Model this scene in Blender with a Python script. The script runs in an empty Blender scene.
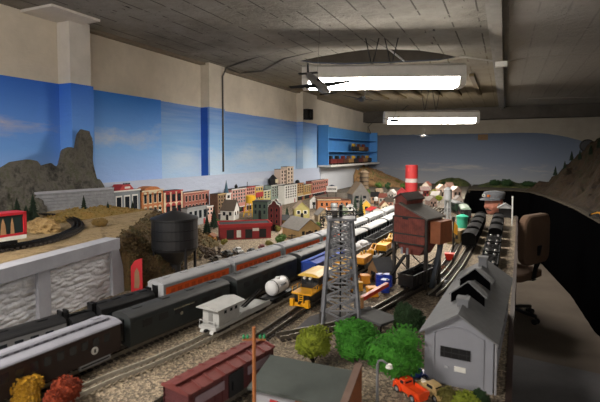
import bpy, bmesh, math, random
from mathutils import Vector, Matrix, noise
PI = math.pi
S = bpy.context.scene
COL = S.collection
R = random.Random(7)
# ---------------------------------------------------------------- camera maths (level survey of the room)
F, CX, CY, PITCH, YAW, CZ = 458.0, 300.0, 178.0, math.radians(3.0), math.radians(24.1), 1.6
_fw = (-math.sin(YAW)*math.cos(PITCH), math.cos(YAW)*math.cos(PITCH), -math.sin(PITCH))
_rt = (math.cos(YAW), math.sin(YAW), 0.0)
_up = (_rt[1]*_fw[2]-_rt[2]*_fw[1], _rt[2]*_fw[0]-_rt[0]*_fw[2], _rt[0]*_fw[1]-_rt[1]*_fw[0])
def ray(px, py):
    a = (px-CX)/F; b = -(py-CY)/F
    return [_fw[i]+a*_rt[i]+b*_up[i] for i in range(3)]
def P(px, py, z=1.0):
    d = ray(px, py); t = (z-CZ)/d[2]
    return (d[0]*t, d[1]*t, z)
def PX(px, py, X):
    d = ray(px, py); t = X/d[0]
    return (X, d[1]*t, CZ+d[2]*t)
def PY(px, py, Y):
    d = ray(px, py); t = Y/d[1]
    return (d[0]*t, Y, CZ+d[2]*t)
# ---------------------------------------------------------------- materials
def lin(h):
    h = h.lstrip('#'); o = []
    for i in (0, 2, 4):
        c = int(h[i:i+2], 16)/255.0
        o.append(c/12.92 if c <= .04045 else ((c+.055)/1.055)**2.4)
    return (o[0], o[1], o[2], 1.0)
MC = {}
class NT:
    def __init__(s, name):
        s.m = bpy.data.materials.new(name); s.m.use_nodes = True
        s.t = s.m.node_tree; s.b = s.t.nodes['Principled BSDF']
    def dull(s): s.b.inputs['Specular IOR Level'].default_value = .08
    def n(s, typ, **kw):
        x = s.t.nodes.new(typ)
        for k, v in kw.items(): setattr(x, k, v)
        return x
    def l(s, a, b): s.t.links.new(a, b)
    def obj(s): return s.n('ShaderNodeTexCoord').outputs['Object']
    def noise(s, scale, detail=4, rough=.6, vec=None):
        x = s.n('ShaderNodeTexNoise'); x.inputs['Scale'].default_value = scale
        x.inputs['Detail'].default_value = detail; x.inputs['Roughness'].default_value = rough
        s.l(vec or s.obj(), x.inputs['Vector']); return x.outputs['Fac']
    def ramp(s, fac, stops, interp='LINEAR'):
        x = s.n('ShaderNodeValToRGB'); x.color_ramp.interpolation = interp
        e = x.color_ramp.elements
        while len(e) < len(stops): e.new(.5)
        for i, (p, c) in enumerate(stops): e[i].position = p; e[i].color = lin(c) if isinstance(c, str) else c
        s.l(fac, x.inputs['Fac']); return x.outputs['Color']
    def mix(s, fac, a, b, mode='MIX'):
        x = s.n('ShaderNodeMix', data_type='RGBA', blend_type=mode)
        for sock, v in ((x.inputs[0], fac), (x.inputs[6], a), (x.inputs[7], b)):
            if isinstance(v, str): sock.default_value = lin(v)
            elif isinstance(v, (float, int, tuple)): sock.default_value = v
            else: s.l(v, sock)
        return x.outputs[2]
    def math(s, op, a, b=0.0):
        x = s.n('ShaderNodeMath', operation=op)
        for i, v in enumerate((a, b)):
            if isinstance(v, (float, int)): x.inputs[i].default_value = v
            else: s.l(v, x.inputs[i])
        return x.outputs[0]
    def bump(s, h, dist=.002, strength=.6):
        x = s.n('ShaderNodeBump'); x.inputs['Distance'].default_value = dist; x.inputs['Strength'].default_value = strength
        s.l(h, x.inputs['Height']); s.l(x.outputs['Normal'], s.b.inputs['Normal'])
def M(name, hx, rough=.6, metal=0.0, var=.25, scale=30.0, bump=0.0, hx2=None):
    """paint-like surface with a little wear of its own"""
    key = (name, hx, rough, metal, var, scale, bump, hx2)
    if key in MC: return MC[key]
    t = NT(name); t.b.inputs['Roughness'].default_value = rough; t.b.inputs['Metallic'].default_value = metal
    c = lin(hx); c2 = lin(hx2) if hx2 else tuple(v*(1-var) for v in c[:3])+(1,)
    f = t.noise(scale, 5, .65)
    t.l(t.ramp(f, [(.3, c2), (.65, c)]), t.b.inputs['Base Color'])
    if bump: t.bump(t.noise(scale*2.2, 5, .7), bump, .8)
    MC[key] = t.m; return t.m
def MBrick(name, a, b, mortar, w=.012, h=.005, bump=.0006):
    key = ('brick', name, a, b)
    if key in MC: return MC[key]
    t = NT(name); t.b.inputs['Roughness'].default_value = .8
    sx = t.n('ShaderNodeSeparateXYZ'); t.l(t.obj(), sx.inputs[0])
    cb = t.n('ShaderNodeCombineXYZ'); t.l(t.math('ADD', sx.outputs[0], sx.outputs[1]), cb.inputs[0]); t.l(sx.outputs[2], cb.inputs[1])
    br = t.n('ShaderNodeTexBrick'); t.l(cb.outputs[0], br.inputs['Vector'])
    br.inputs['Color1'].default_value = lin(a); br.inputs['Color2'].default_value = lin(b); br.inputs['Mortar'].default_value = lin(mortar)
    br.inputs['Scale'].default_value = 1.0; br.inputs['Brick Width'].default_value = w; br.inputs['Row Height'].default_value = h
    br.inputs['Mortar Size'].default_value = h*.12
    n = t.noise(40)
    t.l(t.mix(.35, br.outputs['Color'], t.ramp(n, [(.3, a), (.7, b)])), t.b.inputs['Base Color'])
    t.bump(t.math('SUBTRACT', 1.0, br.outputs['Fac']), bump, .8)
    MC[key] = t.m; return t.m
def MPlank(name, a, b, pitch=.006, axis=0, rough=.75):
    key = ('plank', name, a, b, pitch, axis)
    if key in MC: return MC[key]
    t = NT(name); t.b.inputs['Roughness'].default_value = rough
    sx = t.n('ShaderNodeSeparateXYZ'); t.l(t.obj(), sx.inputs[0])
    v = t.math('ADD', sx.outputs[0], sx.outputs[1]) if axis == 'xy' else sx.outputs[axis]
    w = t.math('FRACT', t.math('DIVIDE', v, pitch))
    edge = t.math('GREATER_THAN', w, .14)
    base = t.ramp(t.noise(35), [(.3, b), (.7, a)])
    t.l(t.mix(edge, b, base), t.b.inputs['Base Color'])
    t.bump(edge, pitch*.12, .7)
    MC[key] = t.m; return t.m
def MEmit(name, hx, strength):
    t = NT(name); t.b.inputs['Base Color'].default_value = lin('#f4f4f0')
    t.b.inputs['Emission Color'].default_value = lin(hx); t.b.inputs['Emission Strength'].default_value = strength
    return t.m
def MGlass(name, hx='#20262c'):
    key = ('glass', name, hx)
    if key in MC: return MC[key]
    t = NT(name); t.b.inputs['Base Color'].default_value = lin(hx); t.b.inputs['Roughness'].default_value = .12
    MC[key] = t.m; return t.m
# ---------------------------------------------------------------- mesh builder
class MB:
    def __init__(s): s.bm = bmesh.new()
    def _add(s, vs, fs):
        v = [s.bm.verts.new(p) for p in vs]
        for f in fs:
            try: s.bm.faces.new([v[i] for i in f])
            except ValueError: pass
        return s
    def box(s, cx, cy, cz, sx, sy, sz, rot=None):
        vs = [Vector((x*sx/2, y*sy/2, z*sz/2)) for x in (-1, 1) for y in (-1, 1) for z in (-1, 1)]
        if rot is not None: vs = [rot @ v for v in vs]
        vs = [v+Vector((cx, cy, cz)) for v in vs]
        return s._add(vs, [(0,1,3,2),(4,6,7,5),(0,4,5,1),(2,3,7,6),(0,2,6,4),(1,5,7,3)])
    def bb(s, x0, x1, y0, y1, z0, z1): return s.box((x0+x1)/2, (y0+y1)/2, (z0+z1)/2, x1-x0, y1-y0, z1-z0)
    def cyl(s, p0, p1, r0, r1=None, seg=12):
        p0 = Vector(p0); p1 = Vector(p1); r1 = r0 if r1 is None else r1
        d = (p1-p0).normalized(); a = d.orthogonal().normalized(); b = d.cross(a)
        vs = []
        for p, r in ((p0, r0), (p1, r1)):
            for i in range(seg):
                t = 2*PI*i/seg; vs.append(p+(a*math.cos(t)+b*math.sin(t))*max(r, 1e-5))
        fs = [(i, (i+1) % seg, seg+(i+1) % seg, seg+i) for i in range(seg)]+[tuple(range(seg-1, -1, -1)), tuple(range(seg, 2*seg))]
        return s._add(vs, fs)
    def tube(s, pts, r, seg=8):
        pts = [Vector(p) for p in pts]; rings = []
        a = (pts[1]-pts[0]).normalized().orthogonal().normalized()
        for i, p in enumerate(pts):
            d = (pts[min(i+1, len(pts)-1)]-pts[max(i-1, 0)]).normalized()
            a = (a-d*a.dot(d)).normalized(); b = d.cross(a)
            rr = r[i] if isinstance(r, (list, tuple)) else r
            rings.append([p+(a*math.cos(2*PI*k/seg)+b*math.sin(2*PI*k/seg))*rr for k in range(seg)])
        return s.loft(rings)
    def bar(s, p0, p1, w, h=None):
        p0 = Vector(p0); p1 = Vector(p1); d = p1-p0; L = d.length
        q = d.to_track_quat('Z', 'Y').to_matrix(); c = (p0+p1)/2
        return s.box(c.x, c.y, c.z, w, h or w, L, q)
    def loft(s, rings, caps=True):
        n = len(rings[0]); vs = [p for r in rings for p in r]; fs = []
        for i in range(len(rings)-1):
            for k in range(n): fs.append((i*n+k, i*n+(k+1) % n, (i+1)*n+(k+1) % n, (i+1)*n+k))
        if caps: fs += [tuple(range(n-1, -1, -1)), tuple(range((len(rings)-1)*n, len(rings)*n))]
        return s._add(vs, fs)
    def prism(s, poly, axis, a0, a1):
        """poly in the two other axes (order x,y,z), extruded along axis"""
        def mk(p, a):
            return {'x': (a, p[0], p[1]), 'y': (p[0], a, p[1]), 'z': (p[0], p[1], a)}[axis]
        return s.loft([[mk(p, a0) for p in poly], [mk(p, a1) for p in poly]])
    def lathe(s, prof, c=(0, 0, 0), seg=24, axis='z'):
        rings = []
        for r, h in prof:
            ring = []
            for k in range(seg):
                t = 2*PI*k/seg; x, y = max(r, 1e-5)*math.cos(t), max(r, 1e-5)*math.sin(t)
                ring.append((c[0]+x, c[1]+y, c[2]+h) if axis == 'z' else (c[0]+x, c[1]+h, c[2]+y) if axis == 'y' else (c[0]+h, c[1]+x, c[2]+y))
            rings.append(ring)
        return s.loft(rings)
    def ico(s, c, r, sub=2, sq=(1, 1, 1), amp=0.0, fr=3.0, seed=0.0):
        g = bmesh.ops.create_icosphere(s.bm, subdivisions=sub, radius=1.0)
        for v in g['verts']:
            d = v.co.normalized(); k = 1+amp*noise.fractal(d*fr+Vector((seed, seed*1.7, 3)), .6, 2.1, 4)
            v.co = Vector((c[0]+d.x*r*sq[0]*k, c[1]+d.y*r*sq[1]*k, c[2]+d.z*r*sq[2]*k))
        return s
    def tuft(s, c, r, n, size, sq=(1, 1, 1), rng=R, inner=.72):
        """n little leaf clumps through the outer shell of an ellipsoid"""
        for _ in range(n):
            while True:
                d = Vector((rng.uniform(-1, 1), rng.uniform(-1, 1), rng.uniform(-1, 1)))
                if .05 < d.length < 1: break
            d.normalize(); rr = r*(inner+(1.08-inner)*rng.random())
            p = Vector((c[0]+d.x*rr*sq[0], c[1]+d.y*rr*sq[1], c[2]+d.z*rr*sq[2]))
            u = (d+Vector((rng.uniform(-1, 1), rng.uniform(-1, 1), rng.uniform(-1, 1)))*.9).normalized(); w = u.orthogonal().normalized(); q = u.cross(w)
            z = size*rng.uniform(.6, 1.3)
            s._add([p+w*z, p-w*.5*z+q*.8*z, p-w*.5*z-q*.8*z, p+u*z*1.3], [(0,1,2),(0,3,1),(1,3,2),(2,3,0)])
        return s
    def grid(s, nu, nv, fn, thick_to=None):
        vs = [fn(i/(nu-1), j/(nv-1)) for i in range(nu) for j in range(nv)]
        fs = [(i*nv+j, (i+1)*nv+j, (i+1)*nv+j+1, i*nv+j+1) for i in range(nu-1) for j in range(nv-1)]
        if thick_to is not None:   # closed skirt down to z
            n0 = len(vs); bd = [(i, 0) for i in range(nu)]+[(nu-1, j) for j in range(1, nv)]+[(i, nv-1) for i in range(nu-2, -1, -1)]+[(0, j) for j in range(nv-2, 0, -1)]
            for i, j in bd: p = vs[i*nv+j]; vs.append((p[0], p[1], thick_to))
            m = len(bd)
            for k in range(m):
                a = bd[k]; b = bd[(k+1) % m]
                fs.append((a[0]*nv+a[1], n0+k, n0+(k+1) % m, b[0]*nv+b[1]))
            fs.append(tuple(n0+k for k in range(m)))
        return s._add(vs, fs)
    def build(s, name, mat, parent=None, off=None, smooth=False, bevel=0.0):
        if off is not None: bmesh.ops.translate(s.bm, verts=s.bm.verts, vec=-Vector(off))
        bmesh.ops.recalc_face_normals(s.bm, faces=s.bm.faces)
        me = bpy.data.meshes.new(name); s.bm.to_mesh(me); s.bm.free()
        me.materials.append(mat)
        if smooth:
            for p in me.polygons: p.use_smooth = True
        o = bpy.data.objects.new(name, me); COL.objects.link(o)
        if parent is not None: o.parent = parent
        if bevel:
            b = o.modifiers.new('bevel', 'BEVEL'); b.width = bevel; b.segments = 2; b.limit_method = 'ANGLE'
        return o
def thing(name, label, cat, loc=(0, 0, 0), rz=0.0, group=None):
    o = bpy.data.objects.new(name, None); COL.objects.link(o); o.empty_display_size = .05
    o.location = loc; o.rotation_euler = (0, 0, rz); o['label'] = label; o['category'] = cat
    if group: o['group'] = group
    return o
def tag(o, label, cat, group=None, kind=None):
    o['label'] = label; o['category'] = cat
    if group: o['group'] = group
    if kind: o['kind'] = kind
    return o
def struct(o, label=None):
    o['kind'] = 'structure'
    if label: o['label'] = label
    return o
def rotm(ax, deg): return Matrix.Rotation(math.radians(deg), 3, ax)
D = math.radians
# ---------------------------------------------------------------- palette
cream = M('cream_painted_concrete', '#b9ad9a', .85, 0, .22, 5, .004)
dark = M('black_enamel', '#121316', .5, 0, .3, 40)
steel = M('blackened_steel', '#1b1c1f', .42, .5, .3, 40)
brass = M('worn_rail_metal', '#8a8378', .35, .7, .35, 60)
wheelm = M('wheel_steel', '#2a2825', .5, .4, .3, 60)
grayp = M('grey_paint', '#84878c', .6, 0, .2, 40)
white = M('white_paint', '#d9d8d4', .55, 0, .12, 40)
glassd = MGlass('dark_window_glass')
tiem = M('creosoted_wood', '#2e2620', .85, 0, .4, 80, .001)
woodm = M('raw_wood', '#8a6a48', .75, 0, .3, 40, .0008)
LAMP = 44.0; EXPO = 0.66
# ================================================================ ROOM
XL, XR, YB, YF, H = -2.72, 2.45, 9.65, -3.4, 2.5
def sky_mat(name, top, mid, low, z0, z1, cloud, cz, cw, cscale=(1.2, 1.2, 5.0), thr=.56, ztop=None, above='#b9ad9a', dip=0.0, rough=.8, streak=0.0):
    t = NT(name); t.b.inputs['Roughness'].default_value = rough
    o = t.obj(); sx = t.n('ShaderNodeSeparateXYZ'); t.l(o, sx.inputs[0]); z = sx.outputs[2]
    f = t.math('DIVIDE', t.math('SUBTRACT', z, z0), z1-z0)
    c = t.ramp(f, [(0, low), (.45, mid), (1, top)])
    mp = t.n('ShaderNodeMapping'); mp.inputs['Scale'].default_value = cscale; t.l(o, mp.inputs['Vector'])
    n = t.noise(1.6, 6, .62, mp.outputs[0])
    band = t.math('SUBTRACT', 1.0, t.math('MINIMUM', 1.0, t.math('ABSOLUTE', t.math('DIVIDE', t.math('SUBTRACT', z, cz), cw))))
    cf = t.n('ShaderNodeMapRange'); t.l(t.math('MULTIPLY', n, t.math('POWER', band, .5)), cf.inputs[0])
    cf.inputs[1].default_value = thr*.8; cf.inputs[2].default_value = thr*1.15; cf.inputs[4].default_value = .75
    c = t.mix(cf.outputs[0], c, cloud)
    if streak:
        mp2 = t.n('ShaderNodeMapping'); mp2.inputs['Scale'].default_value = (.7, .7, 16); t.l(o, mp2.inputs['Vector'])
        c = t.mix(t.math('MULTIPLY', t.noise(2.5, 4, .6, mp2.outputs[0]), streak), c, cloud)
    if ztop is not None:
        zz = t.math('ADD', z, t.math('MULTIPLY', t.math('POWER', t.math('MAXIMUM', t.math('SUBTRACT', sx.outputs[0], .35), 0.0), 2.0), dip)) if dip else z
        zz = t.math('ADD', zz, t.math('MULTIPLY', t.math('SUBTRACT', t.noise(3), .5), .02))
        ab = t.ramp(t.noise(3, 6, .7), [(.3, tuple(v*.78 for v in lin(above)[:3])+(1,)), (.7, above)])
        c = t.mix(t.math('GREATER_THAN', zz, ztop), c, ab)
    t.l(c, t.b.inputs['Base Color'])
    mp3 = t.n('ShaderNodeMapping'); mp3.inputs['Scale'].default_value = (1, 1, 3.0); t.l(o, mp3.inputs['Vector'])
    t.bump(t.noise(9, 6, .65, mp3.outputs[0]), .010, .7)
    return t.m
wl_m = sky_mat('painted_sky_on_rough_wall', '#2b76d2', '#66a5e2', '#a9cbec', 1.40, 2.05, '#c3d4e6', 1.55, .45, (1, .5, 1.6), .52, 2.055, '#e2d9ca', streak=.5)
wb_m = sky_mat('painted_dusk_sky', '#566379', '#7d889c', '#a5a8ae', 1.0, 2.0, '#b9b4b0', 1.32, .4, (1.1, 1, 7), .60, 2.0, '#a59d90', dip=.2)
wallp = M('grey_painted_plaster', '#8d867b', .9, 0, .2, 3, .004)
struct(MB().bb(XL-.15, XL, YF, YB, 0, H).build('wall_left', wl_m))
struct(MB().bb(XL-.15, XR+.15, YB, YB+.15, 0, H).build('wall_back', wb_m))
struct(MB().bb(XR, XR+.15, YF, YB, 0, H).build('wall_right', wallp))
struct(MB().bb(XL-.15, XR+.15, YF-.15, YF, 0, H).build('wall_front', wallp))
# floor: far taupe carpet, near blue-grey carpet
def carpet(name, a, b, sc):
    t = NT(name); t.b.inputs['Roughness'].default_value = .95
    t.l(t.mix(.5, t.ramp(t.noise(sc, 4, .75), [(.35, b), (.65, a)]), t.ramp(t.noise(2.0), [(.3, b), (.7, a)])), t.b.inputs['Base Color'])
    t.bump(t.noise(sc*2), .003, .8); return t.m
struct(MB().bb(XL-.15, XR+.15, YF-.15, YB+.15, -.1, 0).build('floor', carpet('taupe_carpet', '#7b7064', '#5b5249', 160)))
c0 = P(510, 355, 0); c1 = P(600, 375, 0)
o = MB().prism([(-.3, YF+.05), (XR-.02, YF+.05), (XR-.02, 2.80), (.93, 2.80), (.90, c1[1]-.06), (c1[0], c1[1]), (c0[0], c0[1]), (-.3, c0[1])], 'z', .0, .008).build('carpet_mat', carpet('speckled_blue_grey_carpet', '#8d8c8f', '#4b4b50', 240))
tag(o, 'dark speckled grey carpet mat on the near aisle floor', 'mat')
# ceiling with an arched opening
hole = [P(295, 60, H)[:2], (-1.60, 3.92), P(345, 50, H)[:2], (-1.08, 3.80), P(390, 47, H)[:2], (-.70, 4.0), P(440, 51, H)[:2], P(462, 56, H)[:2], (-.6, 4.62), (-1.05, 4.56), (-1.5, 4.44), (-1.75, 4.27)]
def ceil_mat():
    t = NT('board_formed_concrete_ceiling'); t.b.inputs['Roughness'].default_value = .85
    o = t.obj(); sx = t.n('ShaderNodeSeparateXYZ'); t.l(o, sx.inputs[0])
    xx = t.math('ADD', sx.outputs[0], t.math('MULTIPLY', t.noise(2.0), .015))
    w = t.math('FRACT', t.math('DIVIDE', xx, .17))
    groove = t.math('LESS_THAN', w, .06)
    base = t.ramp(t.noise(2.2, 7, .7), [(.3, '#6c6861'), (.7, '#99958d')])
    mp = t.n('ShaderNodeMapping'); mp.inputs['Scale'].default_value = (5, 1.2, 1); t.l(o, mp.inputs['Vector'])
    spots = t.math('GREATER_THAN', t.noise(6, 3, .6, mp.outputs[0]), .70)
    c = t.mix(t.math('MULTIPLY', groove, t.math('GREATER_THAN', t.noise(5), .46)), base, '#4a463f')
    c = t.mix(spots, c, '#35322d')
    fb = t.n('ShaderNodeMapRange'); t.l(sx.outputs[1], fb.inputs[0]); fb.inputs[1].default_value = 4.0; fb.inputs[2].default_value = 5.2; fb.inputs[4].default_value = .6
    c = t.mix(fb.outputs[0], c, '#85744e')
    right = t.math('GREATER_THAN', sx.outputs[0], -.02)
    c = t.mix(t.math('MULTIPLY', right, .55), c, '#b9b8b6')
    t.l(c, t.b.inputs['Base Color'])
    hgt = t.math('ADD', t.math('MULTIPLY', groove, -.4), t.noise(18, 6, .7))
    t.bump(hgt, .03, 1.0); return t.m
cm = ceil_mat()
bm = bmesh.new()
for z in (H,):
    ov = [bm.verts.new(p) for p in ((XL-.15, YF-.15, z), (XR+.15, YF-.15, z), (XR+.15, YB+.15, z), (XL-.15, YB+.15, z))]
    hv = [bm.verts.new((p[0], p[1], z)) for p in hole]
    ed = [bm.edges.new((ov[i], ov[(i+1) % 4])) for i in range(4)]+[bm.edges.new((hv[i], hv[(i+1) % len(hv)])) for i in range(len(hv))]
    bmesh.ops.triangle_fill(bm, edges=ed, use_beauty=True, use_dissolve=False)
me = bpy.data.meshes.new('ceiling'); bm.to_mesh(me); bm.free(); me.materials.append(cm)
ce = bpy.data.objects.new('ceiling', me); COL.objects.link(ce)
so = ce.modifiers.new('thick', 'SOLIDIFY'); so.thickness = .02; so.offset = 1
for p in me.polygons:
    if p.normal.z > 0: p.flip()
struct(ce)
rec_m = M('shadow_toned_recess_timber', '#38322a', .9, 0, .4, 8)  # brown timber, its colour darkened for the shadow inside the recess
m = MB(); n = len(hole)
cxh = sum(p[0] for p in hole)/n; cyh = sum(p[1] for p in hole)/n
hh = [(cxh+(p[0]-cxh)*1.06, cyh+(p[1]-cyh)*1.12) for p in hole]
m._add([(p[0], p[1], H+.021) for p in hh]+[(p[0], p[1], H+.24) for p in hh], [(i, (i+1) % n, n+(i+1) % n, n+i) for i in range(n)]+[tuple(range(n, 2*n))])
o = m.build('trim_1', rec_m); struct(o, 'dark arched recess in the ceiling')
# pillars on the left wall, capital, beams
pil = M('white_painted_pillar', '#d6d2cd', .8, 0, .15, 6, .003)
def pillar(n_, y0, y1, xf, matl): return struct(MB().bb(XL, xf, y0, y1, 0.0, H).build(n_, matl))
p1a = PX(70.5, 60, -2.60)[1]; p1b = PX(91, 60, -2.60)[1]
pillar('trim_2', p1a, p1b, -2.605, pil)
# second and third pillars carry the painted sky below the paint line
pl2 = sky_mat('painted_sky_on_pillar', '#3078d2', '#76b0e6', '#b5d2ec', 1.40, 2.05, '#c3d4e6', 1.55, .45, (1, .5, 1.6), .52, 2.055, '#d8d0c2', streak=.5)
p2s = PX(202, 110, XL)[1]; p2a = PX(211, 110, -2.63)[1]; p2b = PX(224, 110, -2.63)[1]
pillar('trim_3', (p2s+p2a)/2-.03, p2b, -2.62, pl2)
p3a = PX(303, 110, -2.62)[1]; p3b = PX(317, 110, -2.62)[1]
MBS = M('deep_blue_pillar_side', '#2259b8', .8, 0, .15, 10)
struct(MB().bb(XL, -2.64, (p2s+p2a)/2-.034, (p2s+p2a)/2-.030, 1.36, 2.05).build('trim_20', MBS), 'deep blue sheet on the near side of the second pillar')  # thin sheet, deeper blue than the pillar front
pillar('trim_4', p3a, p3b, -2.62, pl2)
struct(MB().bb(XL, -2.44, 1.90, 2.25, H-.035, H).build('trim_5', pil), 'concrete capital slab over the near pillar')
beam = M('grey_painted_beam', '#8f8c86', .7, 0, .25, 8, .003)
struct(MB().bb(-.125, -.005, -2.5, YB, H-.035, H).bb(-.095, -.035, -2.5, YB, H-.075, H-.035).build('trim_6', beam), 'long ceiling channel running down the room')
struct(MB().bb(XL, XR, YB-.34, YB, 2.26, H).build('trim_7', M('shadow_toned_beam', '#55504a', .85, 0, .35, 5, .004)), 'dark beam over the far wall')  # beam's base colour kept dark to carry the shadow along the ceiling
struct(MB().bb(XL, XL+.06, 2.36, YB-.34, H-.04, H).build('trim_8', M('wall_top_mortar', '#857b6c', .85, 0, .3, 8, .004)), 'cove along the top of the left wall')
jm = M('brown_joist', '#6a5a3c', .85, 0, .3, 10, .003)
for i in range(7):
    x = -2.0+i*.27
    struct(MB().bb(x, x+.05, 5.4, 7.2, H-.05, H).build('trim_%d' % (9+i), jm), 'short brown joist under the far ceiling')
# conduits and cables under the ceiling
cond = M('painted_conduit', '#9a978f', .6, .1, .2, 20)
def cable(name, label, pts, r, mat, cat='cable', smooth=True):
    o = MB().tube(pts, r, 7).build(name, mat, None, None, True); return tag(o, label, cat)
cable('conduit', 'pale conduit crossing the ceiling right of the long channel', [P(460, 56, H-.02), P(505, 62, H-.02), P(530, 56, H-.012), P(600, 52, H-.012), P(680, 48, H-.012)], .012, cond, 'conduit')
cable('conduit', 'farther pale conduit across the ceiling near the back wall', [P(528, 98, H-.014), P(600, 96.5, H-.014), P(640, 95.5, H-.014)], .014, cond, 'conduit')
o = MB().bb(-.10, .0, 4.50, 4.58, H-.115, H-.075).build('junction_box', white); tag(o, 'white junction box on the long ceiling channel', 'box')
wire = M('grey_cable', '#4d4a45', .6, 0, .2, 30)
y224 = PX(223, 110, -2.61)[1]
cable('cable', 'upper grey cable looping from the second pillar over the ceiling to the light', [(-2.612, y224, 1.42), (-2.612, y224, 2.0), (-2.612, y224, 2.38), (-2.55, y224-.02, 2.46), P(262, 55, H-.012), P(300, 44, H-.012), P(340, 38.5, H-.012), P(370, 38, H-.012), P(385, 46, H-.012), P(404, 61, 2.47)], .009, wire)
cable('cable', 'lower grey cable sagging from the second pillar along the ceiling', [(-2.60, y224+.05, 2.47), P(240, 73, H-.02), P(262, 71, H-.05), P(285, 58, H-.02), P(318, 50, H-.012), P(350, 50, H-.012), P(380, 48, H-.012)], .009, wire)
# ---------------------------------------------------------------- fluorescent lights
hous = M('grey_enamel_housing', '#dedcd8', .5, 0, .12, 15)
lens = MEmit('glowing_prismatic_lens', '#fff6ea', LAMP)
def fixture(label, A, B, zt, zc):
    A = Vector(A); B = Vector(B); L = (B-A).length; ang = math.atan2(B.y-A.y, B.x-A.x); c = (A+B)/2
    t = thing('fluorescent_light', label, 'light', (c.x, c.y, zt), ang, 'hanging fluorescent lights')
    h = L/2
    MB().prism([(-.11, -.02), (-.07, 0), (.07, 0), (.11, -.02), (.125, -.105), (-.125, -.105)], 'x', -h, h).build('housing', hous, t, bevel=.004)
    MB().prism([(-.122, -.1055), (.122, -.1055), (.105, -.158), (.06, -.168), (-.06, -.168), (-.105, -.158)], 'x', -h+.05, h-.05).build('lens', lens, t)
    for s in (-1, 1):
        MB().prism([(-.125, -.1052), (.125, -.1052), (.11, -.162), (.065, -.172), (-.065, -.172), (-.11, -.162)], 'x', s*h-.0, s*(h-.05)).build('end_cap', hous, t, bevel=.003)
    for s in (-1, 1):
        x = s*h*.12
        for q in (-1, 1):
            MB().tube([(x, 0, -.01), (x+q*.055, .0, zc-zt)], .004, 6).build('chain', steel, t)
    return t
fixture('nearer hanging fluorescent light with the dark model plane at its left end', (-1.44, 3.27), (-.31, 3.69), 2.27, H)
fixture('farther hanging fluorescent light near the back of the room', (-1.55, 6.32), (-.36, 6.75), 2.19, H)
fixture('added hanging fluorescent light over the near end of the layout, outside the view', (-2.05, -.25), (-.95, .15), 2.27, H)  # unseen light added to brighten the foreground and left wall
fixture('added unseen fluorescent light in the aisle well behind the viewer', (.35, -1.9), (1.5, -1.5), 2.27, H)  # unseen light added to lift the foreground and aisle floor
# ---------------------------------------------------------------- backdrop boards
ba = sky_mat('mural_board_sky', '#2a6ad2', '#6a9fe6', '#abc6f0', 1.28, 2.07, '#c0b7bf', 1.80, .22, (.9, .9, 4), .54)
bbm = sky_mat('mural_board_hazy_sky', '#2f7ede', '#80b2ee', '#acc2ee', 1.28, 2.05, '#c4cbd6', 1.72, .3, (1, 1, 2.6), .56)
bc = sky_mat('pale_horizon_board', '#b4bfd6', '#bac4d8', '#c2c8d6', 1.0, 1.40, '#ccd2de', 1.3, .2, (.6, .6, 3), .6)
mb_ = MB().bb(-2.712, -2.70, .5, p1a, 1.0, 2.062).bb(-2.712, -2.587, p1a-.012, p1a, 1.0, 2.062).bb(-2.602, -2.587, p1a, p1b+.003, 1.0, 2.062)
tag(mb_.build('mural_board', ba), 'deep blue sky mural board with pink clouds behind the rock spire', 'backdrop')
tag(MB().bb(-2.715, -2.70, p1b+.005, 3.12, 1.0, 2.06).build('mural_board', bbm), 'hazy blue mural board with white clouds behind the grey dormer store', 'backdrop')
tag(MB().bb(-2.60, -2.585, p1b+.006, 6.55, 1.0, 1.395).build('mural_board', bc), 'low pale horizon board behind the brick store fronts', 'backdrop')
tag(MB().bb(-2.60, -2.585, 6.56, 9.2, 1.0, 1.41).build('mural_board', M('white_board', '#cfd4dc', .7, 0, .06, 3)), 'plain white board under the blue wall shelf', 'backdrop')
# ---------------------------------------------------------------- blue wall shelf with models
blue = M('sky_blue_shelf_paint', '#4f93d6', .6, 0, .12, 6)
ys0 = PX(319, 140, -2.6)[1]; ys1 = 9.42
sh = thing('wall_shelf', 'sky blue open shelf unit high on the left wall', 'shelf', (-2.615, (ys0+ys1)/2, 1.43))
hl = (ys1-ys0)/2
MB().bb(-.005, .01, -hl, hl, 0, .61).build('back_panel', blue, sh)
for s in (-1, 1): MB().box(.09, s*hl, .30, .16, .03, .62).build('side_panel', blue, sh)
for z in (.215, .43): MB().bb(.01, .17, -hl+.016, hl-.016, z-.012, z).build('shelf_board', blue, sh)
MB().bb(.01, .22, -hl-.03, hl+.03, -.03, 0).build('bottom_board', white, sh)
shm = [M('toy_maroon', '#6a2420', .5), M('toy_tan', '#a07a4a', .5), M('toy_black', '#1a1a1c', .5), M('toy_brown', '#5a3526', .5), M('toy_yellow', '#c49a2c', .5)]
shn = ['maroon', 'tan', 'black', 'brown', 'yellow']
def shelf_loco(y, z, k, L, nm, lab):
    t = thing(nm, lab, 'toy train', (-2.615+.11, y, z), 0, 'toy trains on the blue shelf'); t.scale = (1.2, 1.25, 1.65)
    MB().bb(-.025, .025, -L/2, L/2, .012, .055).build('body', shm[k], t, bevel=.004)
    MB().bb(-.022, .022, -L/2, -L/2+.06, .055, .085).build('cab', shm[(k+2) % 5], t, bevel=.003)
    for s in (-1, 1): MB().cyl((-.02, s*L*.3, .012), (.02, s*L*.3, .012), .012, seg=10).build('wheel', wheelm, t)
nth = ['first', 'second', 'third', 'fourth', 'fifth', 'sixth', 'seventh', 'eighth']
for i in range(8): shelf_loco(ys0+.35+i*.30, 1.43, [0, 0, 3, 1, 2, 0, 1, 2][i], .22, 'toy_train_car', '%s toy train car on the bottom of the blue shelf, %s from its near end' % (shn[[0, 0, 3, 1, 2, 0, 1, 2][i]], nth[i]))
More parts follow.
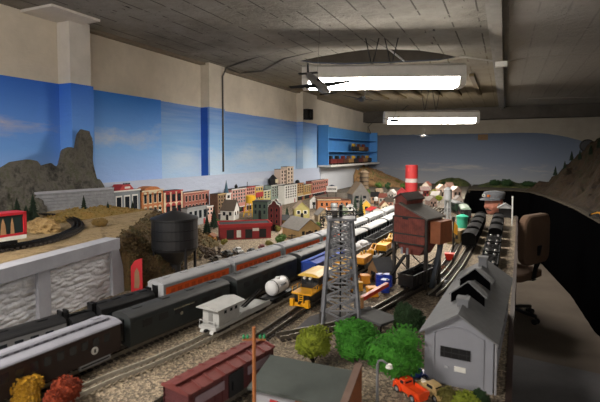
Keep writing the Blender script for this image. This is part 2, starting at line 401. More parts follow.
for i in range(3): shelf_loco(ys0+1.55+i*.32, 1.43+.215, [2, 1, 3][i], .24, 'toy_train_car', '%s toy train car on the middle blue shelf board' % shn[[2, 1, 3][i]])
# speaker, wall bits
spy = PX(306, 110, -2.6)[1]
sp = thing('wall_speaker', 'small black speaker fixed to the third pillar above the paint line', 'speaker', (-2.62, spy, 2.10))
MB().box(.055, 0, .06, .08, .13, .15, rotm('Z', -20)).build('cabinet', dark, sp, bevel=.006)
MB().lathe([(.05, 0), (.045, .006), (.02, .002), (0.001, .004)], (.096, -.014, .06), 16, 'x').build('cone', steel, sp)
MB().bb(0, .03, -.03, .03, .05, .13).build('bracket', steel, sp)
g = thing('wall_gauge', 'round dark gauge on the right of the far wall', 'gauge', PY(587, 146, YB))
MB().lathe([(.12, 0), (.12, -.05), (.1, -.06), (.1, -.045), (.001, -.045)], seg=24, axis='y').build('case', dark, g)
MB().lathe([(.098, -.046), (.001, -.05)], seg=24, axis='y').build('dial', M('dial', '#3b3d42', .4), g)
q = PY(483, 137, YB)
tag(MB().bb(q[0]-.09, q[0]+.09, YB-.05, YB, q[2]-.06, q[2]+.05).build('electrical_box', M('rusty_box', '#7d6243', .7), None), 'small brown electrical box high on the far wall', 'box')
cable('wire', 'thin looped wire hanging in the far left corner under the ceiling', [PX(372, 137, -2.6), PX(368, 127, -2.55), (-2.3, 8.9, 2.33), (-2.0, 8.7, 2.36), (-1.75, 8.5, 2.40), (-1.6, 8.4, 2.49)], .008, wire, 'wire')
# ---------------------------------------------------------------- hanging model planes
def plane_model(label, loc, L, rz, tilt, body, wing, star=False):
    t = thing('model_plane', label, 'model plane', loc, rz, 'model planes hung from the ceiling'); t.rotation_euler = (D(tilt), D(8), rz)
    f = MB().lathe([(.0, -.5*L), (.012*L/.3, -.47*L), (.022*L/.3, -.25*L), (.026*L/.3, 0), (.024*L/.3, .22*L), (.018*L/.3, .44*L), (.002, .5*L)], seg=14, axis='y').build('fuselage', body, t, smooth=True)
    MB().loft([[(0, .02*L, -.01*L), (0, .22*L, -.01*L), (0, .2*L, .012*L), (0, .04*L, .012*L)], [(-.55*L, .1*L, .03*L), (-.55*L, .2*L, .03*L), (-.55*L, .19*L, .036*L), (-.55*L, .11*L, .036*L)]]).loft([[(0, .02*L, -.01*L), (0, .22*L, -.01*L), (0, .2*L, .012*L), (0, .04*L, .012*L)], [(.55*L, .1*L, .03*L), (.55*L, .2*L, .03*L), (.55*L, .19*L, .036*L), (.55*L, .11*L, .036*L)]]).build('wing', wing, t)
    MB().prism([(-.42*L, .03*L), (-.49*L, .03*L), (-.5*L, .2*L), (-.46*L, .2*L)], 'x', -.008*L, .008*L).build('fin', wing, t)
    MB().bb(-.18*L, .18*L, -.48*L, -.40*L, .02*L, .03*L).build('tailplane', wing, t)
    MB().ico((0, .08*L, .07*L), .05*L, 2, (.7, 1.8, .8)).build('canopy', glassd, t, smooth=True)
    MB().box(0, .505*L, 0, .30*L, .006*L, .02*L).build('propeller', steel, t)
    k = loc[2]
    MB().tube([(0, 0, .06*L), (0, 0, H-k)], .0012, 5).build('hanging_thread', wire, t)
    return t
pm = M('plane_navy', '#14171f', .45); pg = M('plane_silver', '#8d8c8a', .4, .3)
plane_model('dark model plane with silver tail hung at the left end of the nearer light', P(317, 83, 2.09), .40, D(-138), -28, pg, pm)
plane_model('small dark model plane hung beyond the nearer light', P(362, 99, 2.15), .34, D(25), 5, dark, dark)
plane_model('small dark model plane silhouetted against the farther light', P(394, 120.5, 1.98), .24, D(35), 5, dark, dark)
plane_model('tiny pale model plane hung before the far wall', P(423, 136, 1.86), .26, D(20), 0, pg, pm)
# ================================================================ LAYOUT TABLES AND GROUND
T = 1.0
def ground_mat():
    t = NT('mixed_ballast_ground'); t.b.inputs['Roughness'].default_value = .95
    o = t.obj()
    v = t.n('ShaderNodeTexVoronoi'); v.inputs['Scale'].default_value = 170; t.l(o, v.inputs['Vector'])
    hs = t.n('ShaderNodeSeparateColor'); t.l(v.outputs['Color'], hs.inputs[0])
    c = t.ramp(hs.outputs[0], [(0, '#4e463c'), (.3, '#7a6e5e'), (.6, '#a1917b'), (.85, '#b9a78c'), (1, '#d2c4ac')], 'CONSTANT')
    big = t.noise(3.2, 4, .6)
    c = t.mix(t.math('MULTIPLY', big, .7), c, '#6d6252')
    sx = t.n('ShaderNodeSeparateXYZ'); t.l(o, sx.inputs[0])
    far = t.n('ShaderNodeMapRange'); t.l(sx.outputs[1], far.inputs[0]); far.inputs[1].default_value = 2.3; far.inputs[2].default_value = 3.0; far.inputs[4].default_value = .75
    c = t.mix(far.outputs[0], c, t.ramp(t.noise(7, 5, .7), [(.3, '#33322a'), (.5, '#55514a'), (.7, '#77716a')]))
    t.l(c, t.b.inputs['Base Color']); t.bump(v.outputs['Distance'], .004, 1.0); return t.m
gm = ground_mat()
fascia_m = M('dark_brown_fascia', '#3b2c28', .6, 0, .3, 12)
skirt_m = M('black_cloth', '#070708', 1.0, 0, .2, 20)
skirt_m.node_tree.nodes['Principled BSDF'].inputs['Specular IOR Level'].default_value = 0.0
e = [P(505, 402), P(508, 341), P(514, 262), P(516, 215)]
edge = [(-.02, .45), e[0][:2], e[1][:2], e[2][:2], (e[3][0], 4.80), (.098, 4.88)]
pitc = [P(462, 207)[:2], P(465, 190)[:2]]
poly = edge+[(-.41, 4.92), (-.56, 7.9), (-.60, YB-.005), (-2.58, YB-.005), (-2.58, .45)]
tb = thing('layout_table', 'long gravel covered railway layout table along the left wall', 'table', (-1.3, 2.8, 0), 0, None)
off = (-1.3, 2.8, 0)
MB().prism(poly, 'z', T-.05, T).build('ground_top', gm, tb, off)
m = MB()
for a, b in zip(edge[:-1], edge[1:]):
    a = Vector((a[0], a[1], 0)); b = Vector((b[0], b[1], 0)); d = (b-a).normalized(); nn = Vector((d.y, -d.x, 0))
    m._add([a+Vector((0, 0, T-.13)), b+Vector((0, 0, T-.13)), b+Vector((0, 0, T+.004)), a+Vector((0, 0, T+.004)), a+nn*.015+Vector((0, 0, T-.13)), b+nn*.015+Vector((0, 0, T-.13)), b+nn*.015+Vector((0, 0, T+.004)), a+nn*.015+Vector((0, 0, T+.004))],
           [(0,1,2,3),(4,7,6,5),(0,4,5,1),(3,2,6,7),(0,3,7,4),(1,5,6,2)])
m.build('fascia', fascia_m, tb, off)
inset = [(x-.42, y) for x, y in edge[:-1]]+[(-.46, 4.75)]
m = MB()
k = 90
for i in range(k):
    pass
def curtain(pts, z0, z1, amp, per, th=.006):
    pts = [Vector((p[0], p[1], 0)) for p in pts]; out = []
    for a, b in zip(pts[:-1], pts[1:]):
        L = (b-a).length; n_ = max(2, int(L/.02))
        for i in range(n_): out.append((a.lerp(b, i/n_), (b-a).normalized()))
    out.append((pts[-1], (pts[-1]-pts[-2]).normalized()))
    f, bk = [], []; s_ = 0
    for i, (p, d) in enumerate(out):
        nn = Vector((d.y, -d.x, 0)); w_ = amp*math.sin(i*.02/per*2*PI)+amp*.5*math.sin(i*.02/per*4.3)
        f.append(p+nn*w_); bk.append(p+nn*(w_-th))
    m = MB(); n_ = len(f); vs = [(p.x, p.y, z) for z in (z0, z1) for p in f]+[(p.x, p.y, z) for z in (z0, z1) for p in bk]
    fs = []
    for i in range(n_-1):
        fs += [(i, i+1, n_+i+1, n_+i), (2*n_+i, 3*n_+i, 3*n_+i+1, 2*n_+i+1), (i, 2*n_+i, 2*n_+i+1, i+1), (n_+i, n_+i+1, 3*n_+i+1, 3*n_+i)]
    fs += [(0, n_, 3*n_, 2*n_), (n_-1, 3*n_-1, 4*n_-1, 2*n_-1)]
    m._add(vs, fs); return m
curtain(inset, .01, T-.051, .010, .11).build('skirt_cloth', skirt_m, tb, off)
for y in (.7, 2.6, 4.6, 6.8, 9.2):
    for x in (-2.4, -.9):
        MB().bb(x-.04, x+.04, y-.04, y+.04, 0, T-.05).build('leg', woodm, tb, off)
# right / rear layout with its black skirt
fr = [P(465, 190.5)[:2], P(515, 190.5)[:2], P(530, 192)[:2], P(545, 196)[:2], P(575, 208)[:2], P(600, 222)[:2], (.98, 3.9), (1.02, 2.9)]
fr[0] = (-.555, 8.2)
rt = thing('layout_table', 'black skirted layout table curving along the right and far walls', 'table', (1.2, 6.5, 0))
ro = (1.2, 6.5, 0)
MB().prism([(fr[0][0], YB-.005)]+fr+[(XR-.005, 2.9), (XR-.005, YB-.005)], 'z', T-.05, T).build('ground_top', M('dark_earth', '#4a4234', .95, 0, .4, 9, .004), rt, ro)
curtain([(x-.008, y) for x, y in fr[1:]][::-1]+[(fr[0][0]+.02, fr[0][1]-.008)], .01, T-.012, .0012, .23).build('skirt_cloth', skirt_m, rt, ro)
for x, y in ((1.25, 3.3), (2.2, 3.3), (1.2, 6.8), (2.2, 6.8), (1.9, 9.2), (.2, 9.3)):
    MB().bb(x-.04, x+.04, y-.04, y+.04, 0, T-.05).build('leg', woodm, rt, ro)
# ---------------------------------------------------------------- hills
def hill_mat(name, cols, sc, sc2=60):
    key = ('hill', name)
    if key in MC: return MC[key]
    t = NT(name); t.b.inputs['Roughness'].default_value = .95
    f = t.math('ADD', t.math('MULTIPLY', t.noise(sc, 6, .65), .65), t.math('MULTIPLY', t.noise(sc2, 3, .7), .35))
    n_ = len(cols); t.l(t.ramp(f, [(.34+.32*i/(n_-1), c) for i, c in enumerate(cols)]), t.b.inputs['Base Color'])
    t.bump(t.noise(sc2, 5, .7), .012, 1.0); MC[key] = t.m; return t.m
rock_m = hill_mat('grey_brown_rock', ['#201f1d', '#403e3a', '#5c5953', '#484a3c', '#6c6963'], 8, 45)
brush_m = hill_mat('dry_brush_hillside', ['#241c12', '#463620', '#5d4a2a', '#3a3a20', '#6d5a38'], 9, 70)
dgreen_m = hill_mat('dark_wooded_hill', ['#252d1a', '#3d4a26', '#5f6636', '#7a7044'], 9, 50)
brownrock_m = hill_mat('dark_brown_rock', ['#100d0a', '#241b13', '#38291a', '#262716', '#43351f'], 7, 34)
tan_m = hill_mat('tan_green_hill', ['#4f4a2c', '#8b6a47', '#a8845c', '#5f6a36', '#b59a72'], 7, 40)
sand_m = hill_mat('sandy_rock', ['#5f4a2e', '#8a6f46', '#a58a5c', '#7a6038'], 14, 70)
# ridge on rear table
def rf(u, v):
    x = -.45+u*2.75; y = 8.95+v*(YB-.06-8.95)
    hgt = (.065+.05*noise.noise(Vector((x*3.1, 1.7, 0)))+.02*noise.noise(Vector((x*11, y*9, 0))))
    return (x, y, T+.001+max(0, hgt*math.sin(min(1, v*1.4)*PI/2)*min(1, u*14+.05)))
tag(MB().grid(80, 14, rf, T).build('wooded_ridge', dgreen_m, smooth=True), 'low dark wooded ridge along the foot of the far wall', 'hill')
# brown mountain on right
def dist_front(x, y):
    best = 9
    for a, b in zip(fr[1:-1], fr[2:]):
        ax, ay = a; bx, by = b; t_ = max(0, min(1, ((x-ax)*(bx-ax)+(y-ay)*(by-ay))/((bx-ax)**2+(by-ay)**2)))
        best = min(best, math.hypot(x-ax-t_*(bx-ax), y-ay-t_*(by-ay)))
    return best
def mf(u, v):
    y = 3.0+u*5.92
    xf = 1.06 if y < 4 else .0
    # front edge x at this y
    xe = 1.02
    for a, b in zip(fr[:-1], fr[1:]):
        if min(a[1], b[1]) <= y <= max(a[1], b[1]) and abs(a[1]-b[1]) > 1e-6: xe = a[0]+(b[0]-a[0])*(y-a[1])/(b[1]-a[1])
    x = xe+.05+v*(XR-.02-xe-.05)
    d = (x-xe)
    g_ = max(0.0, min(1.0, (d-.10)/.75)); rise = .75*g_**1.1
    if y > 8.0: rise *= max(.0, 1-(y-8.0)/.9*.8)
    n_ = noise.fractal(Vector((x*2.2, y*2.2, 0)), .7, 2.1, 5)
    return (x, y, T+.002+max(0, rise+ (.16*n_+.05*noise.noise(Vector((x*9, y*9, 3))))*min(1, d*2.2)))
tag(MB().grid(120, 50, mf, T).build('rocky_mountain', brownrock_m, smooth=False), 'dark brown rocky mountainside rising on the right layout', 'mountain')
# ---------------------------------------------------------------- raised shelf on the left with stone retaining wall
ZS = 1.24
cA = P(115, 238, ZS); cB = P(0, 268, ZS)
dv = (Vector(cA)-Vector(cB)); dv.z = 0; dv.normalize()
c0_ = Vector(cA)-dv*1.1
rs = thing('raised_shelf', 'raised layout shelf on a grey cast stone retaining wall at the left', 'layout shelf', (cA[0], cA[1], T))
off = (cA[0], cA[1], T)
sc_m = M('grey_cast_stone', '#9c9ea8', .85, 0, .18, 14, .001)
def rough_cast(name, a, b):
    t = NT(name); t.b.inputs['Roughness'].default_value = .85
    sx = t.n('ShaderNodeSeparateXYZ'); t.l(t.obj(), sx.inputs[0])
    cb = t.n('ShaderNodeCombineXYZ'); t.l(t.math('MULTIPLY', t.math('ADD', t.math('ADD', sx.outputs[0], sx.outputs[1]), t.math('MULTIPLY', t.noise(22), .03)), 26.0), cb.inputs[0])
    t.l(t.math('MULTIPLY', t.math('ADD', sx.outputs[2], t.math('MULTIPLY', t.noise(30), .016)), 62.0), cb.inputs[1])
    v = t.n('ShaderNodeTexVoronoi'); v.feature = 'SMOOTH_F1'; v.inputs['Smoothness'].default_value = .25; v.inputs['Scale'].default_value = 1.0; v.inputs['Randomness'].default_value = .8; t.l(cb.outputs[0], v.inputs['Vector'])
    t.l(t.ramp(v.outputs['Distance'], [(.3, a), (.75, b)]), t.b.inputs['Base Color'])
    t.bump(t.math('SUBTRACT', t.math('MULTIPLY', t.noise(70), .3), v.outputs['Distance']), .016, 1.0); return t.m
def stone_mat(name, a, b, w, h):
    key = ('stone', name)
    if key in MC: return MC[key]
    t = NT(name); t.b.inputs['Roughness'].default_value = .85
    sx = t.n('ShaderNodeSeparateXYZ'); t.l(t.obj(), sx.inputs[0])
    cb = t.n('ShaderNodeCombineXYZ'); t.l(t.math('ADD', t.math('ADD', sx.outputs[0], sx.outputs[1]), t.math('MULTIPLY', t.noise(30), .012)), cb.inputs[0])
    t.l(t.math('ADD', sx.outputs[2], t.math('MULTIPLY', t.noise(24), .012)), cb.inputs[1])
    br = t.n('ShaderNodeTexBrick'); t.l(cb.outputs[0], br.inputs['Vector']); br.inputs['Scale'].default_value = 1
    br.inputs['Brick Width'].default_value = w; br.inputs['Row Height'].default_value = h; br.inputs['Mortar Size'].default_value = h*.14; br.inputs['Mortar Smooth'].default_value = .6
    t.l(t.ramp(t.noise(20, 5, .7), [(.3, b), (.7, a)]), t.b.inputs['Base Color'])
    t.bump(t.math('ADD', t.math('MULTIPLY', br.outputs['Fac'], -1.0), t.math('MULTIPLY', t.noise(60, 4, .7), .7)), .006, 1.0)
    MC[key] = t.m; return t.m
stm = rough_cast('rough_cast_grey_stone', '#d2d4da', '#bbbdc5')
MB().prism([(c0_.x, c0_.y), (cA[0], cA[1]), (-2.06, 2.30), (-2.54, 2.30), (-2.54, c0_.y)], 'z', T, ZS-.028).build('core', stm, rs, off)
# face panel, pilasters and cap
ex = dv; ez = Vector((0, 0, 1)); nrm = Vector((dv.y, -dv.x, 0))
def wallbox(m, s0, s1, d0, d1, z0, z1):
    o_ = Vector((cA[0], cA[1], 0)); vs = []
    for s_ in (s0, s1):
        for d_ in (d0, d1):
            for z in (z0, z1): q_ = o_-ex*s_+nrm*d_; vs.append((q_.x, q_.y, z))
    return m._add(vs, [(0,1,3,2),(4,6,7,5),(0,4,5,1),(2,3,7,6),(0,2,6,4),(1,5,7,3)])
for s_ in (.385, .77):
    wallbox(MB(), s_-.026, s_+.026, 0, .014, T, ZS-.03).build('pilaster', sc_m, rs, off)
# battered corner pilaster
m = MB(); o_ = Vector((cA[0], cA[1], 0))
bt = [o_-ex*.035+nrm*0, o_-ex*.035+nrm*.014, o_+ex*.055+nrm*.018, o_+ex*.055-nrm*.1, o_-ex*.035-nrm*.1]
tp = [o_-ex*.035+nrm*0, o_-ex*.035+nrm*.012, o_+ex*.004+nrm*.012, o_+ex*.004-nrm*.1, o_-ex*.035-nrm*.1]
m.loft([[(p.x, p.y, T) for p in bt], [(p.x, p.y, ZS-.03) for p in tp]]).build('corner_buttress', sc_m, rs, off)
m = MB(); wallbox(m, -.006, 1.1, -.05, .020, ZS-.046, ZS).build('cap_ledge', sc_m, rs, off)
def shf(u, v):
    # shelf top from cap to wall
    a = Vector(c0_).lerp(Vector(cA), u)-nrm*.05; b = Vector((-2.54, c0_.y, 0)).lerp(Vector((-2.54, 2.30, 0)), u)
    p = a.lerp(b, v); bank = max(0, v-.62)/.38
    z = ZS-.028+.027+.035*bank*(.6+.6*noise.noise(Vector((p.y*6, p.x*5, 0))))
    return (p.x, p.y, max(ZS-.004, z))
shelf_top = hill_mat('shelf_dry_grass', ['#5a4c34', '#857050', '#a08a66', '#77653f', '#b09a78'], 10, 90)
MB().prism([(cA[0], cA[1]), (-2.06, 2.30), (-2.54, 2.30), ((Vector(cA)-nrm*.09-dv*.02).x, (Vector(cA)-nrm*.09-dv*.02).y)], 'z', ZS-.0279, ZS-.002).build('end_ground', shelf_top, rs, off)
MB().grid(50, 30, shf, ZS-.0275).build('ground_top', shelf_top, rs, off, smooth=True)
# brush slope from shelf down to the table
def slope(u, v):
    a = Vector((cA[0]-.005, cA[1]+.012, ZS)).lerp(Vector((-2.07, 2.315, ZS)), v)
    d = Vector((.62, .78, 0)); L = .42+.1*noise.noise(Vector((v*4, 0, 0)))
    p = a+d*(u*L*(.25+.75*v**.5)); zz = T+.238*(1-u)**.9
    nn = noise.fractal(Vector((p.x*9, p.y*9, u*3)), .7, 2.1, 5)
    return (p.x+.012*nn*u, p.y, max(T+.001, zz+.03*nn*math.sin(PI*min(1, u+.08))))
ho = MB().grid(40, 40, slope, T).tuft((0, 0, 0), .0001, 0, .1)
for _ in range(900):
    u, v = R.random(), R.random(); p = slope(u, v); ho.tuft((p[0], p[1], p[2]+.004), .008, 2, .007)
tag(ho.build('brush_hillside', brush_m), 'dry brush covered slope falling from the end of the raised shelf', 'hillside')
# stone wall on shelf
w0 = P(40, 213, ZS); w1 = P(112, 211, ZS); w0 = (-2.50, w0[1]-.1, ZS); w1 = (-2.40, 2.29, ZS)
sw = thing('stone_wall', 'long grey block wall below the rock spire', 'wall', ((w0[0]+w1[0])/2, (w0[1]+w1[1])/2, ZS), math.atan2(w1[1]-w0[1], w1[0]-w0[0]))
L = math.hypot(w1[0]-w0[0], w1[1]-w0[1])/2
swm = stone_mat('ashlar_grey_block', '#8d9096', '#74767c', .05, .02)
MB().bb(-L, L, -.008, .008, .03, .145).build('blocks', swm, sw); MB().bb(-L, L, -.012, .012, .145, .158).build('coping', sc_m, sw)
sw.location.z = ZS-.02
# rock mountain behind
shx = lambda q: q+11 if q < 92 else q+11*max(0, (113-q)/21)
outl = [(-30, 166), (0, 168), (10, 162), (25, 159.5), (33, 161), (39, 166), (50, 163), (57, 167), (60, 150), (66, 147), (72, 149), (75, 135), (79, 129), (86, 131), (89, 140), (88, 162), (92, 172), (98, 179), (106, 180), (110, 186), (113, 194)]
op = [PX(shx(px), py, -2.46)[1:] for px, py in outl]
def topz(y):
    for a, b in zip(op[:-1], op[1:]):
        if a[0] <= y <= b[0]: return a[1]+(b[1]-a[1])*(y-a[0])/(b[0]-a[0])
    return op[-1][1] if y > op[-1][0] else op[0][1]
def mtn(u, v):
    y = 1.35+u*(2.36-1.35); zt = topz(y); z = ZS+(zt-ZS)*v
    n_ = noise.fractal(Vector((y*9, z*9, .5)), .8, 2.1, 5); n2 = abs(noise.noise(Vector((y*26, z*12, 5))))
    x = -2.535+.05*(1-v)*(1-.4*max(0, z-1.5))+.035*n_*(1-v*.5)+.018*n2
    return (min(-2.44, max(-2.55, x)), y+.006*n_, z)
m = MB(); nu, nv = 110, 40
m.grid(nu, nv, mtn)
back = [(-2.552, mtn(i/(nu-1), j/(nv-1))[1], mtn(i/(nu-1), j/(nv-1))[2]) for i in range(nu) for j in (0, nv-1)]
bv = [m.bm.verts.new(p) for p in back]; m.bm.verts.ensure_lookup_table()
for i in range(nu-1):
    m.bm.faces.new((bv[2*i], bv[2*i+1], bv[2*i+3], bv[2*i+2]))
    m.bm.faces.new((m.bm.verts[i*nv+nv-1], m.bm.verts[(i+1)*nv+nv-1], bv[2*i+3], bv[2*i+1]))
tag(m.build('rock_spire', rock_m), 'grey rock mountain with a tall spire before the blue mural', 'mountain')
# town hill far left wall, tan
def tanh_(u, v):
    y = 8.2+u*1.4; x = -2.57+v*1.0
    hh_ = .40*math.sin(PI*min(1, .15+u*.85))**.8*(1-v)**1.2
    n_ = noise.fractal(Vector((x*3, y*3, 2)), .7, 2.1, 5)
    return (x, y, T+.001+max(0, hh_+.10*n_*(1-v)))
tag(MB().grid(60, 40, tanh_, T).build('tan_hill', tan_m, smooth=True), 'tan and green hill in the far left corner of the layout', 'hill')
def fhill(u, v):
    x = -1.25+u*.64; y = 9.0+v*.6
    return (x, y, T+.001+max(0, .12*math.sin(PI*u)**.6*math.sin(min(1, v*1.5)*PI/2)+.03*noise.noise(Vector((x*9, y*9, 0)))))
tag(MB().grid(40, 20, fhill, T).build('wooded_ridge', dgreen_m, smooth=True), 'low green ridge behind the pale far town', 'hill')

# ================================================================ TRACKS
def smooth_path(pts, step=.02):
    pts = [Vector((p[0], p[1], p[2] if len(p) > 2 else T)) for p in pts]; out = []
    ext = [pts[0]*2-pts[1]]+pts+[pts[-1]*2-pts[-2]]
    for i in range(1, len(ext)-2):
        p0, p1, p2, p3 = ext[i-1:i+3]; n_ = max(2, int((p2-p1).length/step))
        for k in range(n_):
            t = k/n_; out.append(.5*((2*p1)+(p2-p0)*t+(2*p0-5*p1+4*p2-p3)*t*t+(3*p1-p0-3*p2+p3)*t**3))
    out.append(pts[-1]); return out
GA = .0168
class Path:
    def __init__(s, pts):
        s.p = smooth_path(pts); s.c = [0.0]
        for a, b in zip(s.p[:-1], s.p[1:]): s.c.append(s.c[-1]+(b-a).length)
        s.L = s.c[-1]
    def at(s, d):
        d = max(0, min(s.L-1e-4, d))
        lo, hi = 0, len(s.c)-1
        while hi-lo > 1:
            mid = (lo+hi)//2
            if s.c[mid] <= d: lo = mid
            else: hi = mid
        t = (d-s.c[lo])/(s.c[hi]-s.c[lo]); p = s.p[lo].lerp(s.p[hi], t); d_ = (s.p[hi]-s.p[lo]).normalized()
        return p, d_
    def sy(s, y):
        """distance along where the path reaches room depth y"""
        for i in range(len(s.p)-1):
            a, b = s.p[i].y, s.p[i+1].y
            if (a-y)*(b-y) <= 0 and a != b: return s.c[i]+(y-a)/(b-a)*(s.c[i+1]-s.c[i])
        return 0.0 if y < s.p[0].y else s.L
    def pose(s, d, half):
        a, _ = s.at(d-half); b, _ = s.at(d+half); c = (a+b)/2
        return (c.x, c.y, c.z+.02), math.atan2(-(b.x-a.x), b.y-a.y)
def track(label, pts, third=False, bed=True, railmat=brass, tiemat=None):
    pa = Path(pts); o_ = pa.p[len(pa.p)//2]
    t = thing('railway_track', label, 'track', (o_.x, o_.y, o_.z)); off = (o_.x, o_.y, o_.z)
    offs = [-GA, GA]+([0] if third else [])
    for q_ in offs:
        m = MB(); rings = []
        for i, p in enumerate(pa.p):
            d_ = (pa.p[min(i+1, len(pa.p)-1)]-pa.p[max(0, i-1)]).normalized(); nn = Vector((d_.y, -d_.x, 0)); c = p+nn*q_
            rings.append([c+nn*x+Vector((0, 0, z)) for x, z in ((-.0016, .009), (.0016, .009), (.0016, .02), (-.0016, .02))])
        m.loft(rings).build('rail', railmat, t, off)
    m = MB(); d = .008
    while d < pa.L:
        p, d_ = pa.at(d); ang = math.atan2(d_.y, d_.x)
        m.box(p.x, p.y, p.z+.0055, .010, .058, .009, Matrix.Rotation(ang, 3, 'Z')); d += .021
    m.build('crossties', tiemat or tiem, t, off)
    if bed:
        rings = []
        for i, p in enumerate(pa.p):
            d_ = (pa.p[min(i+1, len(pa.p)-1)]-pa.p[max(0, i-1)]).normalized(); nn = Vector((d_.y, -d_.x, 0))
            rings.append([p+nn*x+Vector((0, 0, z)) for x, z in ((-.045, .0002), (.045, .0002), (.034, .005), (-.034, .005))])
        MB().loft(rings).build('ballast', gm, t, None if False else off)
    return pa
silv = M('weathered_white_rail', '#b9b3a6', .5, .2, .3, 60); sandtie = M('sanded_crosstie', '#6f6454', .9, 0, .35, 90, .001)
tA = track('track farthest left beneath the orange passenger train', [(-1.36, .5), (-1.315, .75), (-1.255, 1.0), (-1.190, 1.3), (-1.132, 1.7), (-1.080, 2.1), (-1.025, 2.5), (-.985, 2.9), (-.955, 3.5), (-.93, 4.5), (-.96, 5.5), (-1.03, 6.5)])
tB = track('track beneath the long dark green passenger train', [(-1.095, .4), (-1.075, .66), (-1.055, .85), (-1.035, 1.0), (-1.01, 1.2), (-.975, 1.42), (-.945, 1.67), (-.905, 2.0), (-.845, 2.6), (-.815, 3.1), (-.79, 4.0), (-.79, 5.5), (-.84, 6.5)])
tC = track('pale weathered track in front of the grey work caboose', [(-.975, .50), (-.955, .70), (-.935, .85), (-.895, .99), (-.86, 1.19), (-.835, 1.4), (-.815, 1.65), (-.787, 2.0), (-.742, 2.5), (-.712, 3.1), (-.685, 4.0), (-.675, 5.2)], railmat=silv, tiemat=sandtie)
tD = track('dark track leading to the yellow switcher', [(-.73, .52), (-.725, .8), (-.715, 1.0), (-.705, 1.3), (-.695, 1.6), (-.685, 1.9), (-.66, 2.2), (-.64, 2.5), (-.625, 3.0), (-.595, 4.0), (-.58, 5.2)])
tE = track('siding curving right from behind the red boxcar to under the coaling tower', [(-.655, 1.29), (-.59, 1.37), (-.52, 1.46), (-.43, 1.68), (-.365, 1.95), (-.30, 2.2), (-.275, 2.5), (-.27, 3.0), (-.27, 3.6)])
tBx = track('short spur beneath the red boxcar', [(-.665, .55), (-.63, .75), (-.585, 1.0), (-.55, 1.14)])
tF = track('bright railed track left of the black hoppers beside the engine house', [(-.265, 1.95), (-.24, 2.1), (-.21, 2.5), (-.195, 2.9), (-.185, 3.3), (-.175, 4.0), (-.185, 4.7)], railmat=silv)
tG = track('track along the right edge under the dark ore cars', [(-.075, 1.95), (-.066, 2.1), (-.055, 2.8), (-.045, 3.6), (-.035, 4.3), (-.03, 4.7)])
tS = track('curved three rail track looping around the sandy rock on the raised shelf', [P(-30, 259, ZS), P(0, 251.5, ZS), P(30, 246.5, ZS), P(55, 240.5, ZS), P(71, 234, ZS), P(78, 228, ZS), P(74, 222, ZS), P(61, 218.5, ZS), P(43, 217, ZS), P(26, 217, ZS), P(8, 218, ZS)], third=True, bed=False, railmat=steel)
# ================================================================ TRAINS
def bogie(t, y, w=.062, wb=.034, mat=None):
    b = MB().bb(-w/2, -w/2+.006, y-wb/2-.010, y+wb/2+.010, .006, .016).bb(w/2-.006, w/2, y-wb/2-.010, y+wb/2+.010, .006, .016).bb(-w/2+.004, w/2-.004, y-.007, y+.007, .010, .020).build('truck', mat or steel, t)
    for s in (-1, 1):
        m = MB()
        for q in (-1, 1): m.cyl((q*.0135, y+s*wb/2, .0092), (q*.020, y+s*wb/2, .0092), .0088, seg=14)
        m.cyl((-.02, y+s*wb/2, .0092), (.02, y+s*wb/2, .0092), .002, seg=6).build('wheelset', wheelm, b)
def coupler(t, L):
    for s in (-1, 1): MB().box(0, s*(L/2+.004), .017, .008, .016, .007).build('coupler', steel, t)
def arch(w, z0, zt, n=8):
    return [(w/2*math.cos(PI*i/n), z0+(zt-z0)*math.sin(PI*i/n)) for i in range(n+1)]
def car_root(nm, label, pa, y, L, group=None, cat='train car'):
    loc, rz = pa.pose(pa.sy(y), L*.33)
    return thing(nm, label, cat, loc, rz, group)
